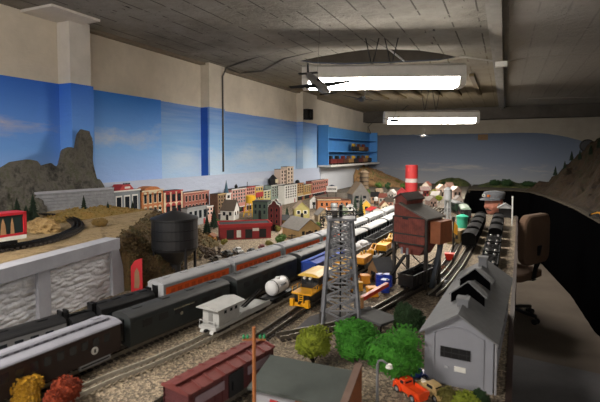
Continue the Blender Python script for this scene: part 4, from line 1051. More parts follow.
def house(nm, label, px, py, wpx, hpx, dpt, rz, wallm, roofm, rpx=6, along='y', rows=1, cols=2, face='fr', frame=None, z=T, door=True, ch=False, cat='building', lit=None, ov=.007):
    p = P(px, py, z); w = pm_(p, wpx); h = pm_(p, hpx); rh = pm_(p, rpx)
    t = thing(nm, label, cat, p, D(rz))
    walls(t, w, dpt, h, wallm, rh, along)
    if rh: gable_roof(t, w, dpt, h, rh, roofm, ov, .004, along)
    else: flat_roof(t, w, dpt, h, roofm)
    for f in face: wins(t, f, w, dpt, rows, cols, h*.32, h*.92, .42, glassd, frame)
    if door:
        dd = MB().box(0, -dpt/2-.001, h*.27, w*.18, .003, h*.52).build('door', steel, t); MB().ico((w*.06, -dpt/2-.003, h*.27), .0018, 1).build('door_knob', brass, dd)
    if ch: chimney(t, w*.22, 0, h*.9, h+rh+.02)
    return t, w, h, rh
house('house', 'white gable house with dark roof behind the red depot', 230, 219, 14, 10, .14, 12, white, M('dark_brown_roof', '#4d4239', .85), 9, 'x', 1, 2)
t, w, h, rh = house('warehouse', 'dark green warehouse with flat dark roof beside the yellow tank', 262, 220, 15, 19, .14, 14, M('bottle_green', '#39483f', .7), roofd, 0, 'y', 2, 3, door=True)
# red depot with black flat roof
p = P(238, 240); w = .36; d = .17; h = .098
t = thing('depot', 'long low red building with a flat black roof and white signs', 'building', (p[0]-.02, p[1]+.12, T), D(38))
redw = M('depot_red', '#8f2226', .6, 0, .2, 30)
walls(t, w, d, h, redw); MB().bb(-w/2-.006, w/2+.006, -d/2-.006, d/2+.006, h, h+.004).build('roof', roofd, t)
m = MB()
for s in (-1, 1): m.bb(-w/2-.008, w/2+.008, *sorted((s*(d/2+.002), s*(d/2+.008))), h-.012, h+.012).bb(*sorted((s*(w/2+.002), s*(w/2+.008))), -d/2-.002, d/2+.002, h-.012, h+.012)
m.build('parapet', redp, t)
for x in (-.11, .02, .12): MB().box(x, -d/2-.001, .038, .05, .003, .062).build('bay_door', dark, t)
MB().box(.07, -d/2-.003, .066, .045, .003, .020).build('sign_panel', white, t); MB().box(-.05, -d/2-.003, .040, .03, .003, .05).build('sign_panel', white, t)
for y in (-.05, .03): MB().box(w/2+.001, y, .05, .003, .04, .045).build('window', white, t)
# dark red curved gable building
p = P(271, 231); w = pm_(p, 12); h = pm_(p, 24)
t = thing('brick_hall', 'dark red hall with curled white trimmed gables', 'building', (p[0], p[1]+.07, T), D(20))
maro = M('maroon_wall', '#5e1f1e', .65, 0, .25, 30)
walls(t, w, .13, h, maro)
for y in (-.065, .062): 
    m = MB().prism([(-w/2, h), (-w*.42, h+.018), (-w*.25, h+.022), (-w*.12, h+.045), (0, h+.052), (w*.12, h+.045), (w*.25, h+.022), (w*.42, h+.018), (w/2, h)], 'y', y, y+.004).build('curved_gable', maro, t)
    m = MB().tube([(x*w, y, h+z) for x, z in ((-.5, .0), (-.42, .018), (-.25, .024), (-.12, .046), (0, .053), (.12, .046), (.25, .024), (.42, .018), (.5, 0))], .0022, 6).build('gable_trim', white, t)
gable_roof(t, w*.96, .12, h, .04, roofd, 0)
wins(t, 'f', w, .13, 3, 2, .05, h, .35, glassd, redp); MB().box(0, -.066, .025, .022, .003, .05).build('door', steel, t)
# yellow tank tower
p = P(249, 217); k = dep(p)/F
t = thing('yellow_water_tank', 'yellow water tank on four yellow legs behind the red depot', 'water tank', (p[0], p[1]+.03, T))
yb = M('tank_yellow', '#d2a21a', .5, 0, .15, 30)
MB().lathe([(.001, .13), (.048, .132), (.048, .20), (.040, .206), (.001, .212)], seg=20).build('tank', yb, t)
for sx_ in (-1, 1):
    for sy_ in (-1, 1): MB().bar((sx_*.05, sy_*.05, 0), (sx_*.032, sy_*.032, .132), .008).build('leg', yb, t)
MB().bar((-.045, -.045, .045), (.045, -.045, .045), .005).bar((-.045, .045, .045), (.045, .045, .045), .005).bar((-.045, -.045, .045), (-.045, .045, .045), .005).bar((.045, -.045, .045), (.045, .045, .045), .005).build('brace', yb, t)
house('house', 'yellow green house with tan gable roof below the tan apartments', 301, 217, 15, 9, .13, 32, M('olive_yellow', '#9a925a', .7), rooft, 7, 'y', 1, 2, frame=white)
t, w, h, rh = house('house', 'tan house with wide grey roof beside the red striped coaches', 301, 236.5, 25, 10, .22, 58, tanp, roofg, 9, 'y', 1, 3, 'f', ov=.012)
MB().box(-w*.02, -.111, h*.36, w*.34, .003, h*.7).build('garage_door', M('dark_brown_door', '#3a2620', .7), t)
house('house', 'small white cottage right of the yellow green house', 314, 208, 8, 8, .09, 20, white, rooft, 4, 'y', 1, 1)
t, w, h, rh = house('factory', 'long low orange brick factory with stepped brown roof slabs', 333, 209, 33, 9, .16, 30, bricko, M('brown_slab_roof', '#6f4a36', .8), 0, 'y', 1, 6)
MB().bb(-w*.5, w*.2, -.07, .05, h+.006, h+.022).build('upper_roof', creamp, t); MB().bb(-w*.52, w*.22, -.08, .06, h+.022, h+.028).build('upper_roof_slab', M('brown_slab_roof', '#6f4a36', .8), t)
p = P(335, 207); tb_ = thing('roof_billboard', 'white billboard with dark lettering on tall posts above the orange factory', 'billboard', (p[0]-.12, p[1]+.22, T), D(25))
MB().box(0, 0, .185, .125, .008, .068).build('panel', white, tb_)
m = MB()
for i in range(7): m.box(-.045+i*.015, -.0048, .185, .009, .002, .026)
m.build('lettering', dark, tb_); MB().prism([(-.05, .219), (-.02, .232), (0, .238), (.02, .232), (.05, .219)], 'y', -.003, .003).build('crest', M('navy_crest', '#26304a', .6), tb_)
for s in (-1, 1): MB().bb(s*.05-.003, s*.05+.003, .004, .010, 0, .22).build('post', steel, tb_)
t, w, h, rh = house('house', 'grey weathered house with steep tan roof slope behind dark conifers', 358, 207, 17, 14, .20, 35, M('weathered_grey', '#7d7b78', .8, 0, .25, 20), M('weathered_tan_roof', '#8f7d68', .85, 0, .25, 30), 11, 'y', 2, 2)
house('house', 'small bright yellow house right of the dark conifers', 366, 214, 8, 10, .08, 20, M('house_yellow', '#d0a83a', .7), M('beige_roof', '#c2ad88', .8), 4, 'y', 1, 1)
p = P(364, 193); t = thing('silo', 'brown round silo before the white board end', 'silo', p)
MB().lathe([(.07, 0), (.066, .30), (.074, .305), (.074, .32), (.001, .37)], seg=20).build('shell', M('silo_brown', '#6d5c48', .8, 0, .3, 20), t)
m = MB()
for z in (.06, .12, .18, .24): m.lathe([(.0725, z-.004), (.0725, z+.004), (.066, z+.004), (.066, z-.004)], seg=20)
m.build('hoop', steel, t)
# silver tank, dish
p = P(334, 213); t = thing('silver_tank', 'small silver storage tank before the orange factory', 'tank', p)
MB().lathe([(.036, .02), (.036, .085), (.028, .098), (.001, .104)], seg=20).build('shell', M('galvanised', '#a9adb0', .4, .4, .2, 30), t)
for i in range(3): MB().bar((.03*math.cos(i*2.1), .03*math.sin(i*2.1), 0), (.03*math.cos(i*2.1), .03*math.sin(i*2.1), .03), .005).build('leg', steel, t)
p = P(350, 214); t = thing('signal_dish', 'round white dish with a dark centre on a post left of the conifers', 'dish', p, D(20))
MB().cyl((0, 0, 0), (0, 0, .05), .004, seg=8).build('post', steel, t)
d_ = MB().lathe([(.001, 0), (.030, -.006), (.042, -.016), (.040, -.018), (.028, -.009), (.001, -.004)], (0, -.006, .062), 24, 'y').build('dish', white, t)
MB().lathe([(.014, 0), (.014, -.010), (.001, -.012)], (0, -.012, .062), 14, 'y').build('centre_horn', steel, d_)
# dark gantry trestle
a = Vector(P(321, 226)); b = Vector(P(362, 222)); L = (b-a).length; ang = math.atan2(b.y-a.y, b.x-a.x); c = (a+b)/2
t = thing('trestle_bridge', 'dark iron trestle bridge below the white dish', 'bridge', tuple(c), ang)
MB().bb(-L/2, L/2, -.018, .018, .072, .080).build('deck', steel, t)
for s in (-1, 1): MB().bar((-L/2, s*.02, .098), (L/2, s*.02, .098), .004).build('railing', steel, t)
for i in range(5):
    x = -L/2+.006+(L-.012)*i/4; m = MB()
    for s in (-1, 1): m.bar((x, s*.03, 0), (x, s*.016, .074), .007).bar((x, s*.02, .074), (x, s*.02, .098), .004)
    m.bar((x, -.028, .01), (x, .02, .06), .004).bar((x, .028, .01), (x, -.02, .06), .004).build('bent', steel, t)
p = P(376, 209); t = thing('white_water_tower', 'tiny white water tower before the tan hill', 'water tower', p)
MB().lathe([(.001, .085), (.022, .09), (.024, .115), (.020, .128), (.001, .135)], seg=16).build('tank', white, t)
for i in range(4): MB().bar((.026*math.cos(i*PI/2+.7), .026*math.sin(i*PI/2+.7), 0), (.018*math.cos(i*PI/2+.7), .018*math.sin(i*PI/2+.7), .09), .004).build('leg', steel, t)
# far town: rows of little houses, each its own
far = [(383, 204, 7, 7, '#c9c2b8', '#8b4a3c', 'white house with rust roof'), (392, 199, 7, 6, '#d2cbc2', '#9a9490', 'white house with grey roof'), (389, 207, 8, 6, '#b98a78', '#5b5148', 'clay house with brown roof'), (379, 198, 6, 6, '#bfae86', '#6d5a44', 'straw house with brown roof'),
       (424, 196, 9, 6, '#8e3434', '#4d3a36', 'dark red barn with brown roof'), (419, 201, 7, 6, '#9a4a40', '#6a5c54', 'brick red shop with grey roof'), (436, 200, 8, 5, '#c7b9a0', '#8f8a84', 'cream shop with grey roof'), (431, 206, 8, 6, '#c3a79a', '#a59a92', 'pink house with pale roof'),
       (455, 199, 9, 9, '#c9aea2', '#b5a39a', 'pale pink block with pink roof'), (458, 206, 7, 7, '#bdb0a6', '#8d8781', 'pale stone house with grey roof'), (441, 196, 8, 8, '#cfb9aa', '#b89d8e', 'peach block with peach roof'), (427, 190, 7, 5, '#cfc4b4', '#a4685a', 'cream house with rose roof'), (449, 191, 7, 5, '#c2a595', '#8f6f62', 'rosy house with brown roof'), (413, 192, 6, 5, '#b9a892', '#8a5140', 'beige house with rust roof')]
for i, (px, py, wp, hp, wc, rc, lb) in enumerate(far):
    place_ = 'in the far town left of the striped chimney' if px < 400 else 'in the far town right of the striped chimney'
    house('house', lb+' '+place_, px, py, wp, hp, .11, R.uniform(-25, 40), M('far_wall_%d' % i, wc, .75, 0, .15, 20), M('far_roof_%d' % i, rc, .8, 0, .2, 30), 3.5, R.choice('xy'), 1, 2, 'f')
# striped chimney with red annex
p = P(411, 213); k = dep(p)/F
t = thing('striped_chimney', 'tall smokestack banded red and white beyond the coaling tower', 'chimney', (p[0], p[1], T))
r0 = 6.2*k; zt = (213-165)*k; m = MB().lathe([(r0*1.05, 0), (r0*1.0, zt*.36), (r0*.001, zt*.36)], seg=24).build('white_base', white, t, smooth=False)
zs_ = [(.36, .64, redp), (.64, .72, M('pale_grey_band', '#b3aaa6', .6)), (.72, 1.0, redp)]
for a_, b_, mm in zs_: MB().lathe([(r0*(1.0-.03*a_), zt*a_), (r0*(1.0-.03*b_), zt*b_), (r0*.7, zt*b_), (r0*.7, zt*a_)], seg=24).build('band', mm, t)
house('boiler_house', 'small red shed leaning against the left of the striped chimney', 401.5, 214, 9, 22, .10, 10, redw, redp, 4, 'y', 1, 1, 'f')
# silver water tower
p = P(447.5, 219); k = dep(p)/F
t = thing('silver_water_tower', 'silver grey water tower on thin legs right of the coaling tower', 'water tower', p)
gv = M('galvanised', '#a9adb0', .4, .4, .2, 30)
MB().lathe([(.001, 17*k), (3.3*k, 18.5*k), (3.8*k, 20*k), (3.8*k, 29*k), (4.2*k, 29*k), (4.2*k, 29.8*k), (.001, 32.5*k)], seg=20).build('tank', gv, t)
for i in range(4):
    a = PI/4+i*PI/2; MB().bar((4.2*k*math.cos(a), 4.2*k*math.sin(a), 0), (3.2*k*math.cos(a), 3.2*k*math.sin(a), 19*k), .007).build('leg', gv, t)
MB().cyl((0, 0, 0), (0, 0, 18*k), .012, seg=10).build('riser_pipe', gv, t)
m = MB()
for i in range(4):
    a, b = PI/4+i*PI/2, PI/4+(i+1)*PI/2
    for z in (6, 12): m.bar((4*k*math.cos(a), 4*k*math.sin(a), z*k), (4*k*math.cos(b), 4*k*math.sin(b), z*k), .004)
m.build('brace', gv, t)
# ---------------------------------------------------------------- coaling tower
p = P(419, 287); t = thing('coaling_tower', 'tall rust red coaling tower on dark legs with grey roof', 'coaling tower', (-.362, 2.12, T), D(-20)); t.scale = (.93, .93, .95)
w, d = .165, .15; rust = MPlank('rust_red_boards', '#88443a', '#5f3029', .011, 'xy'); wg = M('weathered_dark_timber', '#3d3936', .8, 0, .35, 30)
z0, z1 = .205, .335
MB().prism([(-w/2, z0), (-w/2, z1+.058), (-w*.28, z1+.058), (w/2, z1), (w/2, z0)], 'y', -d/2, d/2).build('bin', rust, t)
MB().prism([(-w/2+.004, z0-.001), (w/2-.004, z0-.001), (w*.28, z0-.05), (-w*.28, z0-.05)], 'y', -d*.36, d*.36).build('hopper_bottom', rust, t)
MB().prism([(-w*.30, z1+.060), (-w*.30, z1+.067), (w/2+.022, z1+.001), (w/2+.022, z1-.006)], 'y', -d/2-.014, d/2+.014).build('roof', roofg, t)
hd = MB().prism([(-w/2-.004, z1+.050), (-w/2-.004, z1+.085), (-w*.32, z1+.105), (-w*.14, z1+.085), (-w*.14, z1+.05)], 'y', -d/2+.015, d/2+.02).build('head_house', rust, t)
MB().prism([(-w/2-.014, z1+.080), (-w/2-.014, z1+.085), (-w*.32, z1+.111), (-w*.08, z1+.079), (-w*.08, z1+.074), (-w*.32, z1+.105)], 'y', -d/2+.008, d/2+.027).build('head_roof', M('brown_head_roof', '#4d3f3d', .8), hd)
MB().box(-w*.12, -d/2-.001, z1-.005, .03, .003, .014).build('vent_opening', dark, t)
for z in (z0+.004, z0+.048, z1): MB().box(0, -d/2-.002, z, w, .005, .006).build('waler', wg, t)
for sx_ in (-1, 1):
    for sy_ in (-1, 1): MB().bb(sx_*(w/2+.004)-.007, sx_*(w/2+.004)+.007, sy_*(d/2-.01)-.007, sy_*(d/2-.01)+.007, 0, z1).build('post', wg, t)
m = MB()
for s in (-1, 1):
    m.bar((-w/2, s*(d/2-.01), .02), (w/2, s*(d/2-.01), .14), .005).bar((w/2, s*(d/2-.01), .02), (-w/2, s*(d/2-.01), .14), .005)
    m.bar((s*w/2, -d/2+.01, .06), (s*w/2, d/2-.01, .15), .005)
m.build('brace', wg, t)
MB().bar((w/2+.03, -d/2+.02, .015), (w/2+.02, d/2+.02, z1-.03), .020, .016).build('coal_elevator', M('bluish_steel', '#4a525c', .5, .3, .3, 30), t)
MB().bb(w/2+.012, w/2+.065, -d/2+.03, d/2, z0+.015, z1-.012).build('side_house', M('brown_side_boards', '#9a5c3c', .8, 0, .3, 30), t)
MB().bar((-w*.2, -d/2+.02, z0-.06), (-w*.36, -d/2-.06, .06), .018, .006).build('chute', steel, t)
for x in (-.03, .0): MB().cyl((x, -d/2-.012, z0-.045), (x, -d/2-.012, z0-.015), .006, seg=10).build('counterweight', sc_m, t)
# ---------------------------------------------------------------- engine house
p0 = (-.100, 1.215, T); t = thing('engine_house', 'grey engine house with barred window and vented gable roof by the table edge', 'building', p0, D(-3.4))
w, L, h, rh = .168, .66, .138, .054
ehw = M('engine_house_grey', '#868891', .75, 0, .10, 14); ehr = M('engine_house_slate', '#747679', .85, 0, .18, 40, .0006)
MB().prism([(-w/2, 0), (-w/2, h), (0, h+rh), (w/2, h), (w/2, 0)], 'y', 0, L).build('walls', ehw, t)
gr_ = MB()
for s in (-1, 1):
    k = .013*rh/(w/2); gr_.prism([(0, h+rh), (0, h+rh+.004), (s*(w/2+.013), h-k+.004), (s*(w/2+.013), h-k)], 'y', -.014, L+.014)
gr_.build('roof', ehr, t)
f_ = MB().box(-.006, -.001, .088, .074, .004, .027).build('front_window', dark, t)
m = MB()
for i in range(4): m.box(-.006-.037+.0185*(i+.5), -.0032, .088, .0016, .002, .027)
m.box(-.006, -.0032, .088, .074, .002, .0018); m.build('mullion', M('iron_bar', '#2c2c30', .5), f_)
MB().box(.006, -.001, .048, .028, .003, .013).build('white_plate', white, t)
MB().box(-.028, -.001, .048, .010, .003, .006).build('small_plate', M('worn_plate', '#9a9ca2', .6), t)
m = MB(); m.tube([(-w*.36+w*.72*i/20, -.0016, .135+.022*math.sin(PI*i/20)) for i in range(21)], .0016, 5)
m.build('arch_moulding', ehw, t)
for s in (-1, 1): MB().bb(*sorted((s*w*.36-.002, s*w*.36+.002)), -.003, 0, 0, .136).build('pilaster', ehw, t)
MB().cyl((w/2+.006, .004, .0), (w/2+.006, .004, h-.01), .003, seg=8).build('downpipe', M('pale_pipe', '#9a9aa0', .5), t)
for i in range(5): MB().box(w/2+.0005, .08+i*.12, .075, .003, .05, .05).build('side_window', dark, t)
zr = h+rh
sl = rh/(w/2); ventb = M('vent_black', '#060607', .95); ventb.node_tree.nodes['Principled BSDF'].inputs['Specular IOR Level'].default_value = 0
for y in (.17, .34):
    v_ = MB().prism([(-.046, zr-.046*sl-.004), (-.046, zr-.046*sl+.030), (0, zr+.040), (.046, zr-.046*sl+.030), (.046, zr-.046*sl-.004)], 'y', y, y+.003).build('roof_vent_opening', ventb, t)
    m = MB()
    for s in (-1, 1):
        m.loft([[(0, y-.003, zr+.040), (0, y-.003, zr+.044), (s*.052, y-.003, zr-.052*sl+.034), (s*.052, y-.003, zr-.052*sl+.030)], [(0, y+.155, zr+.003), (0, y+.155, zr+.006), (s*.050, y+.155, zr-.050*sl+.006), (s*.050, y+.155, zr-.050*sl+.003)]])
    m.build('roof_monitor', ehr, t)
for y, hh_ in ((.085, .016), (.575, .03)):
    c_ = MB().bb(-.014, .014, y-.014, y+.014, zr-.010, zr+hh_).build('roof_stack', M('stack_grey', '#6f7176', .75, 0, .15, 20), t); MB().bb(-.017, .017, y-.017, y+.017, zr+hh_, zr+hh_+.004).build('stack_cap', ehr, c_)
# ---------------------------------------------------------------- low shed at the front
c = P(300, 372, 1.1); t = thing('low_shed', 'low shed with sloping dark green grey roof and brick end wall in front', 'building', (-.392, .900, T), D(1))
w, d = .205, .098; shr = M('green_grey_felt_roof', '#474d4a', .85, 0, .2, 25, .0006); brickn = MBrick('orange_brown_brick', '#a55f34', '#8c4e28', '#6d5a48', .010, .004)
MB().prism([(-d/2, 0), (-d/2, .088), (d/2, .112), (d/2, 0)], 'x', -w/2, w/2-.004).build('walls', M('dusty_white_wall', '#9c9da4', .8, 0, .15, 20), t)
MB().prism([(-d/2-.008, .087), (-d/2-.008, .093), (d/2+.006, .119), (d/2+.006, .113)], 'x', -w/2-.008, w/2-.003).build('roof', shr, t)
MB().prism([(-d/2-.012, 0), (-d/2-.012, .096), (d/2+.006, .134), (d/2+.006, 0)], 'x', w/2-.002, w/2+.012).build('brick_end_wall', brickn, t)
MB().prism([(-d/2-.014, .0965), (-d/2-.014, .100), (d/2+.008, .138), (d/2+.008, .1345)], 'x', w/2-.003, w/2+.0125).build('coping', M('coping_brown', '#6f5a50', .8), t)
MB().box(.028, -d/2-.001, .045, .055, .004, .085).build('brick_panel', brickn, t)
MB().box(-.05, -d/2-.002, .066, .018, .003, .014).build('red_notice', redp, t)
MB().box(-.02, -d/2-.001, .03, .03, .003, .058).build('door', steel, t)
# ---------------------------------------------------------------- lattice tower
c = P(338, 322); t = thing('lattice_tower', 'tall grey lattice derrick tower with a platform beside the yellow switcher', 'tower', (-.532, 1.545, T), D(22))
lg = M('derrick_grey', '#7a7c82', .6, .1, .35, 40); hb, ht_, Hh = .064, .038, .368
def lv(z): k_ = z/Hh; return hb+(ht_-hb)*k_
for sx_ in (-1, 1):
    for sy_ in (-1, 1): MB().bar((sx_*hb, sy_*hb, 0), (sx_*ht_, sy_*ht_, Hh), .010).build('leg', lg, t)
zl = [.0, .055, .105, .150, .19, .228, .262, .295, .326, .356]
for z_a, z_b in zip(zl[:-1], zl[1:]):
    m = MB()
    for i in range(4):
        q = [(-1, -1), (1, -1), (1, 1), (-1, 1)]; a, b = q[i], q[(i+1) % 4]; la, lb_ = lv(z_a), lv(z_b)
        m.bar((a[0]*la, a[1]*la, z_a), (b[0]*lb_, b[1]*lb_, z_b), .0052).bar((b[0]*la, b[1]*la, z_a), (a[0]*lb_, a[1]*lb_, z_b), .0052).bar((a[0]*lb_, a[1]*lb_, z_b), (b[0]*lb_, b[1]*lb_, z_b), .0042)
    m.build('lattice_panel', lg, t)
MB().bb(-.075, .075, -.075, .075, .0, .008).build('base_plate', wg, t)
pf = MB().bb(-.052, .052, -.052, .052, Hh, Hh+.008).build('platform', lg, t)
m = MB()
for sx_ in (-1, 1):
    for sy_ in (-1, 1): m.bar((sx_*.05, sy_*.05, Hh), (sx_*.05, sy_*.05, Hh+.035), .003)
for z in (.02, .035):
    for s in (-1, 1): m.bar((-.05, s*.05, Hh+z), (.05, s*.05, Hh+z), .0024).bar((s*.05, -.05, Hh+z), (s*.05, .05, Hh+z), .0024)
m.build('guard_rail', steel, pf)
MB().cyl((-.006, 0, Hh+.030), (.006, 0, Hh+.030), .022, seg=20).build('crown_wheel', steel, t)
MB().bb(-.03, -.012, -.02, .02, Hh+.008, Hh+.03).build('motor_box', wg, t)
MB().bar((0, 0, .008), (0, 0, Hh), .006).build('drill_string', steel, t)
m = MB()
for i in range(24): m.bar((hb*.5-.012, -lv(.014*i+.02)-.004, .014*i+.02), (hb*.5-.002, -lv(.014*i+.02)-.004, .014*i+.02), .002)
for x in (hb*.5-.012, hb*.5-.002): m.bar((x, -hb-.004, .008), (x, -ht_-.004, Hh), .0022)
m.build('ladder', lg, t)
# ---------------------------------------------------------------- black water tower at left
t = thing('black_water_tower', 'black conical bottomed water tower on thin legs before the brick stores', 'water tower', (-1.475, 1.79, T))
blk = M('satin_black', '#1c1d20', .45, 0, .25, 12); dd_ = dep((-1.475, 1.79, T)); k = dd_/F; by = prj_ = None
yb_ = 178  # tank dimensions follow its place in the room
def zat(py): return (CZ-(py-154)*k)-T
rr = 22.5*k
MB().lathe([(.001, zat(266)), (rr*.26, zat(264)), (rr*.30, zat(262)), (rr*.98, zat(248)), (rr, zat(246)), (rr, zat(219)), (rr*1.03, zat(218.5)), (rr*1.03, zat(217)), (rr*.04, zat(209.5)), (.001, zat(209))], seg=36).build('tank', blk, t)
m = MB()
for yy in (219, 228, 237, 246): m.lathe([(rr*1.012, zat(yy)-.002), (rr*1.012, zat(yy)+.002), (rr*.99, zat(yy)+.002), (rr*.99, zat(yy)-.002)], seg=36)
m.build('hoop', steel, t)
MB().lathe([(.001, zat(211)), (.012, zat(211)), (.012, zat(207.5)), (.001, zat(206.5))], seg=12).build('roof_hatch', blk, t)
MB().cyl((0, 0, 0), (0, 0, zat(263)), rr*.24, seg=18).build('riser_pipe', blk, t)
for i in range(4):
    a = D(-24)+i*PI/2; MB().bar((rr*.97*math.cos(a), rr*.97*math.sin(a), 0), (rr*.97*math.cos(a), rr*.97*math.sin(a), zat(244)), .010).build('leg', blk, t)
# red framed sign by the wall
p = P(134, 292); t = thing('poster_stand', 'red poster stand with a tan figure below the end of the stone wall', 'sign', (-1.448, 1.50, T), D(25))
MB().prism([(-.022, 0), (-.022, .115), (-.004, .14), (.026, .15), (.026, 0)], 'y', -.004, .004).build('board', red, t)
MB().prism([(-.008, .02), (-.006, .09), (.004, .11), (.014, .09), (.016, .05), (.012, .02)], 'y', -.0055, -.0035).build('figure', M('poster_tan', '#8a6a50', .6), t)
# small grey shed, platform, crates and drums
t, w, h, rh = house('shed', 'small grey roofed shed with tan boarded gable left of the coaling tower', 381, 279, 19, 11, .09, -42, M('shed_tan', '#8a6d4e', .8, 0, .3, 30), M('shed_grey_roof', '#55575b', .8, 0, .2, 30), 10, 'y', 1, 1, 'f', door=True)
p = P(381, 317); t = thing('loading_platform', 'low dark grey flat topped loading platform behind the green trees', 'platform', (-.405, 1.545, T), D(-28))
MB().bb(-.075, .075, -.05, .05, .030, .038).build('deck', M('platform_grey', '#4b4c4d', .85, 0, .2, 30), t)
for x in (-.06, 0, .06):
    for y in (-.04, .04): MB().bb(x-.005, x+.005, y-.005, y+.005, 0, .03).build('post', tiem, t)
crates = [(365, 283, '#d58a1c', 'orange crate farthest right of the lattice tower'), (356.5, 290.5, '#d2a434', 'mustard crate close to the foot of the lattice tower'), (372, 296, '#dc921a', 'orange crate in front of the blue drums'), (353, 283, '#b3712a', 'brown orange crate beside the lattice tower leg')]
for px, py, c, lb in crates:
    p = P(px, py); t = thing('crate', lb, 'crate', p, R.uniform(0, 1)); t.scale = (1.25,)*3; MB().bb(-.016, .016, -.016, .016, 0, .032).build('box', M('crate', c, .6, 0, .2, 60), t, bevel=.001)
    for s in (-1, 1):
        for z in (.004, .028): MB().box(0, s*.0165, z, .033, .003, .005).build('batten', M('crate_batten', c, .7), t); MB().box(s*.0165, 0, z, .003, .033, .005).build('batten', M('crate_batten', c, .7), t)
for px, py, lb in ((380, 286, 'blue drum leftmost of the cluster before the grey shed'), (388, 286, 'blue drum farthest right of the cluster before the grey shed'), (385, 292, 'blue drum nearest in the cluster before the grey shed')):
    t = thing('drum', lb, 'drum', P(px, py), 0, 'blue drums'); t.scale = (1.5,)*3
    MB().lathe([(.001, 0), (.013, 0), (.013, .012), (.014, .013), (.013, .014), (.013, .024), (.014, .025), (.013, .026), (.013, .037), (.001, .036)], seg=18).build('shell', M('drum_blue', '#1c3aa8', .4), t); MB().cyl((.006, 0, .036), (.006, 0, .039), .003, seg=8).build('bung', steel, t)
p = P(362, 318); t = thing('loading_crane', 'tan wooden post with a slanting red arm behind the green trees', 'crane', p, 0)
MB().bb(-.005, .005, -.005, .005, 0, .078).build('post', M('tan_post', '#a5764a', .7), t); MB().bar((.0, .004, .072), (.045, .20, .078), .015).build('arm', M('arm_red', '#d8402a', .5), t)
p = P(449.5, 262); t = thing('bucket_hopper', 'small bright red hopper beside the pale railed track', 'hopper', p)
MB().loft([[(-.012, -.012, .012), (.012, -.012, .012), (.012, .012, .012), (-.012, .012, .012)], [(-.026, -.022, .05), (.026, -.022, .05), (.026, .022, .05), (-.026, .022, .05)]]).build('bin', M('hopper_red', '#d0301c', .5), t)
for sx_ in (-1, 1):
    for sy_ in (-1, 1): MB().bar((sx_*.018, sy_*.016, 0), (sx_*.018, sy_*.016, .03), .004).build('leg', steel, t)
# signal hut, green tank, semaphore
house('hut', 'tan signal hut with flat roof left of the black hoppers', 456, 243, 13, 13, .12, -10, M('hut_tan', '#9a8252', .75), M('hut_roof', '#7a6a4a', .8), 0, 'y', 1, 2, 'f')
p = P(461, 231); t = thing('green_tank', 'teal green round tank behind the tan signal hut', 'tank', (p[0], p[1]+.1, T))
MB().lathe([(.042, 0), (.042, .095), (.046, .095), (.046, .105), (.001, .125)], seg=24).build('shell', M('teal_green', '#2f9a7e', .5), t); MB().cyl((0, 0, .12), (0, 0, .132), .008, seg=10).build('vent', steel, t)
p = P(453, 251); t = thing('semaphore_signal', 'black signal mast with a yellow blade beside the tan hut', 'signal', p)
MB().cyl((0, 0, 0), (0, 0, .215), .0045, seg=8).build('mast', dark, t); MB().prism([(.002, .115), (.024, .10), (.026, .16), (.004, .185)], 'y', -.004, .0).build('blade', yel, t); MB().box(0, -.006, .20, .016, .016, .03).build('lamp_box', dark, t)
# small shelter and red dressed figures near the person
p = P(505, 218); t = thing('shelter', 'open shelter with grey peaked roof at the table end before the seated person', 'shelter', (p[0]+.0, p[1], T), D(0))
for sx_ in (-1, 1):
    for sy_ in (-1, 1): MB().bb(sx_*.05-.004, sx_*.05+.004, sy_*.03-.004, sy_*.03+.004, 0, .095).build('post', steel, t)
MB().prism([(-.07, .092), (0, .135), (.07, .092), (.07, .098), (0, .142), (-.07, .098)], 'y', -.05, .05).build('roof', M('shelter_roof', '#8d8f90', .7), t)
MB().bb(-.05, .05, .024, .028, 0, .095).build('back_wall', dark, t)
MB().prism([(-.062, .094), (0, .134), (.062, .094)], 'y', -.044, -.040).build('gable', M('shelter_gable', '#9a9b9c', .7), t)
p = P(499, 224); t = thing('red_cabin', 'tiny red cabin left of the open shelter', 'building', p); walls(t, .05, .05, .05, redp, .02); gable_roof(t, .05, .05, .05, .02, maro, .004); MB().box(0, -.026, .02, .016, .002, .034).build('door', dark, t)
p = P(516, 226); t = thing('white_post', 'thin white post standing at the table edge near the far end', 'post', (p[0]-.03, p[1], T))
MB().cyl((0, 0, 0), (0, 0, .24), .006, seg=10).build('shaft', white, t); MB().lathe([(.009, .238), (.009, .244), (.001, .25)], seg=10).build('cap', white, t)
house('station', 'low white station building with red roof beside the red striped coaches', 374, 216, 14, 6, .09, 48, white, redp, 3, 'y', 1, 3, 'f')
house('house', 'cream house with rust roof behind the tiny white water tower', 384, 211, 8, 6, .09, 25, creamp, M('rust_house_roof', '#8a4f38', .8), 4, 'y', 1, 2, 'f')
house('house', 'grey green house left of the dark conifers', 343, 216, 8, 7, .08, 30, M('house_sage', '#7f8a74', .75), roofg, 5, 'y', 1, 2, 'f')
house('house', 'peach house with dark roof right of the weathered grey house', 375, 203, 8, 7, .09, 15, M('house_peach', '#c29a7a', .75), roofd, 4, 'x', 1, 2, 'f')
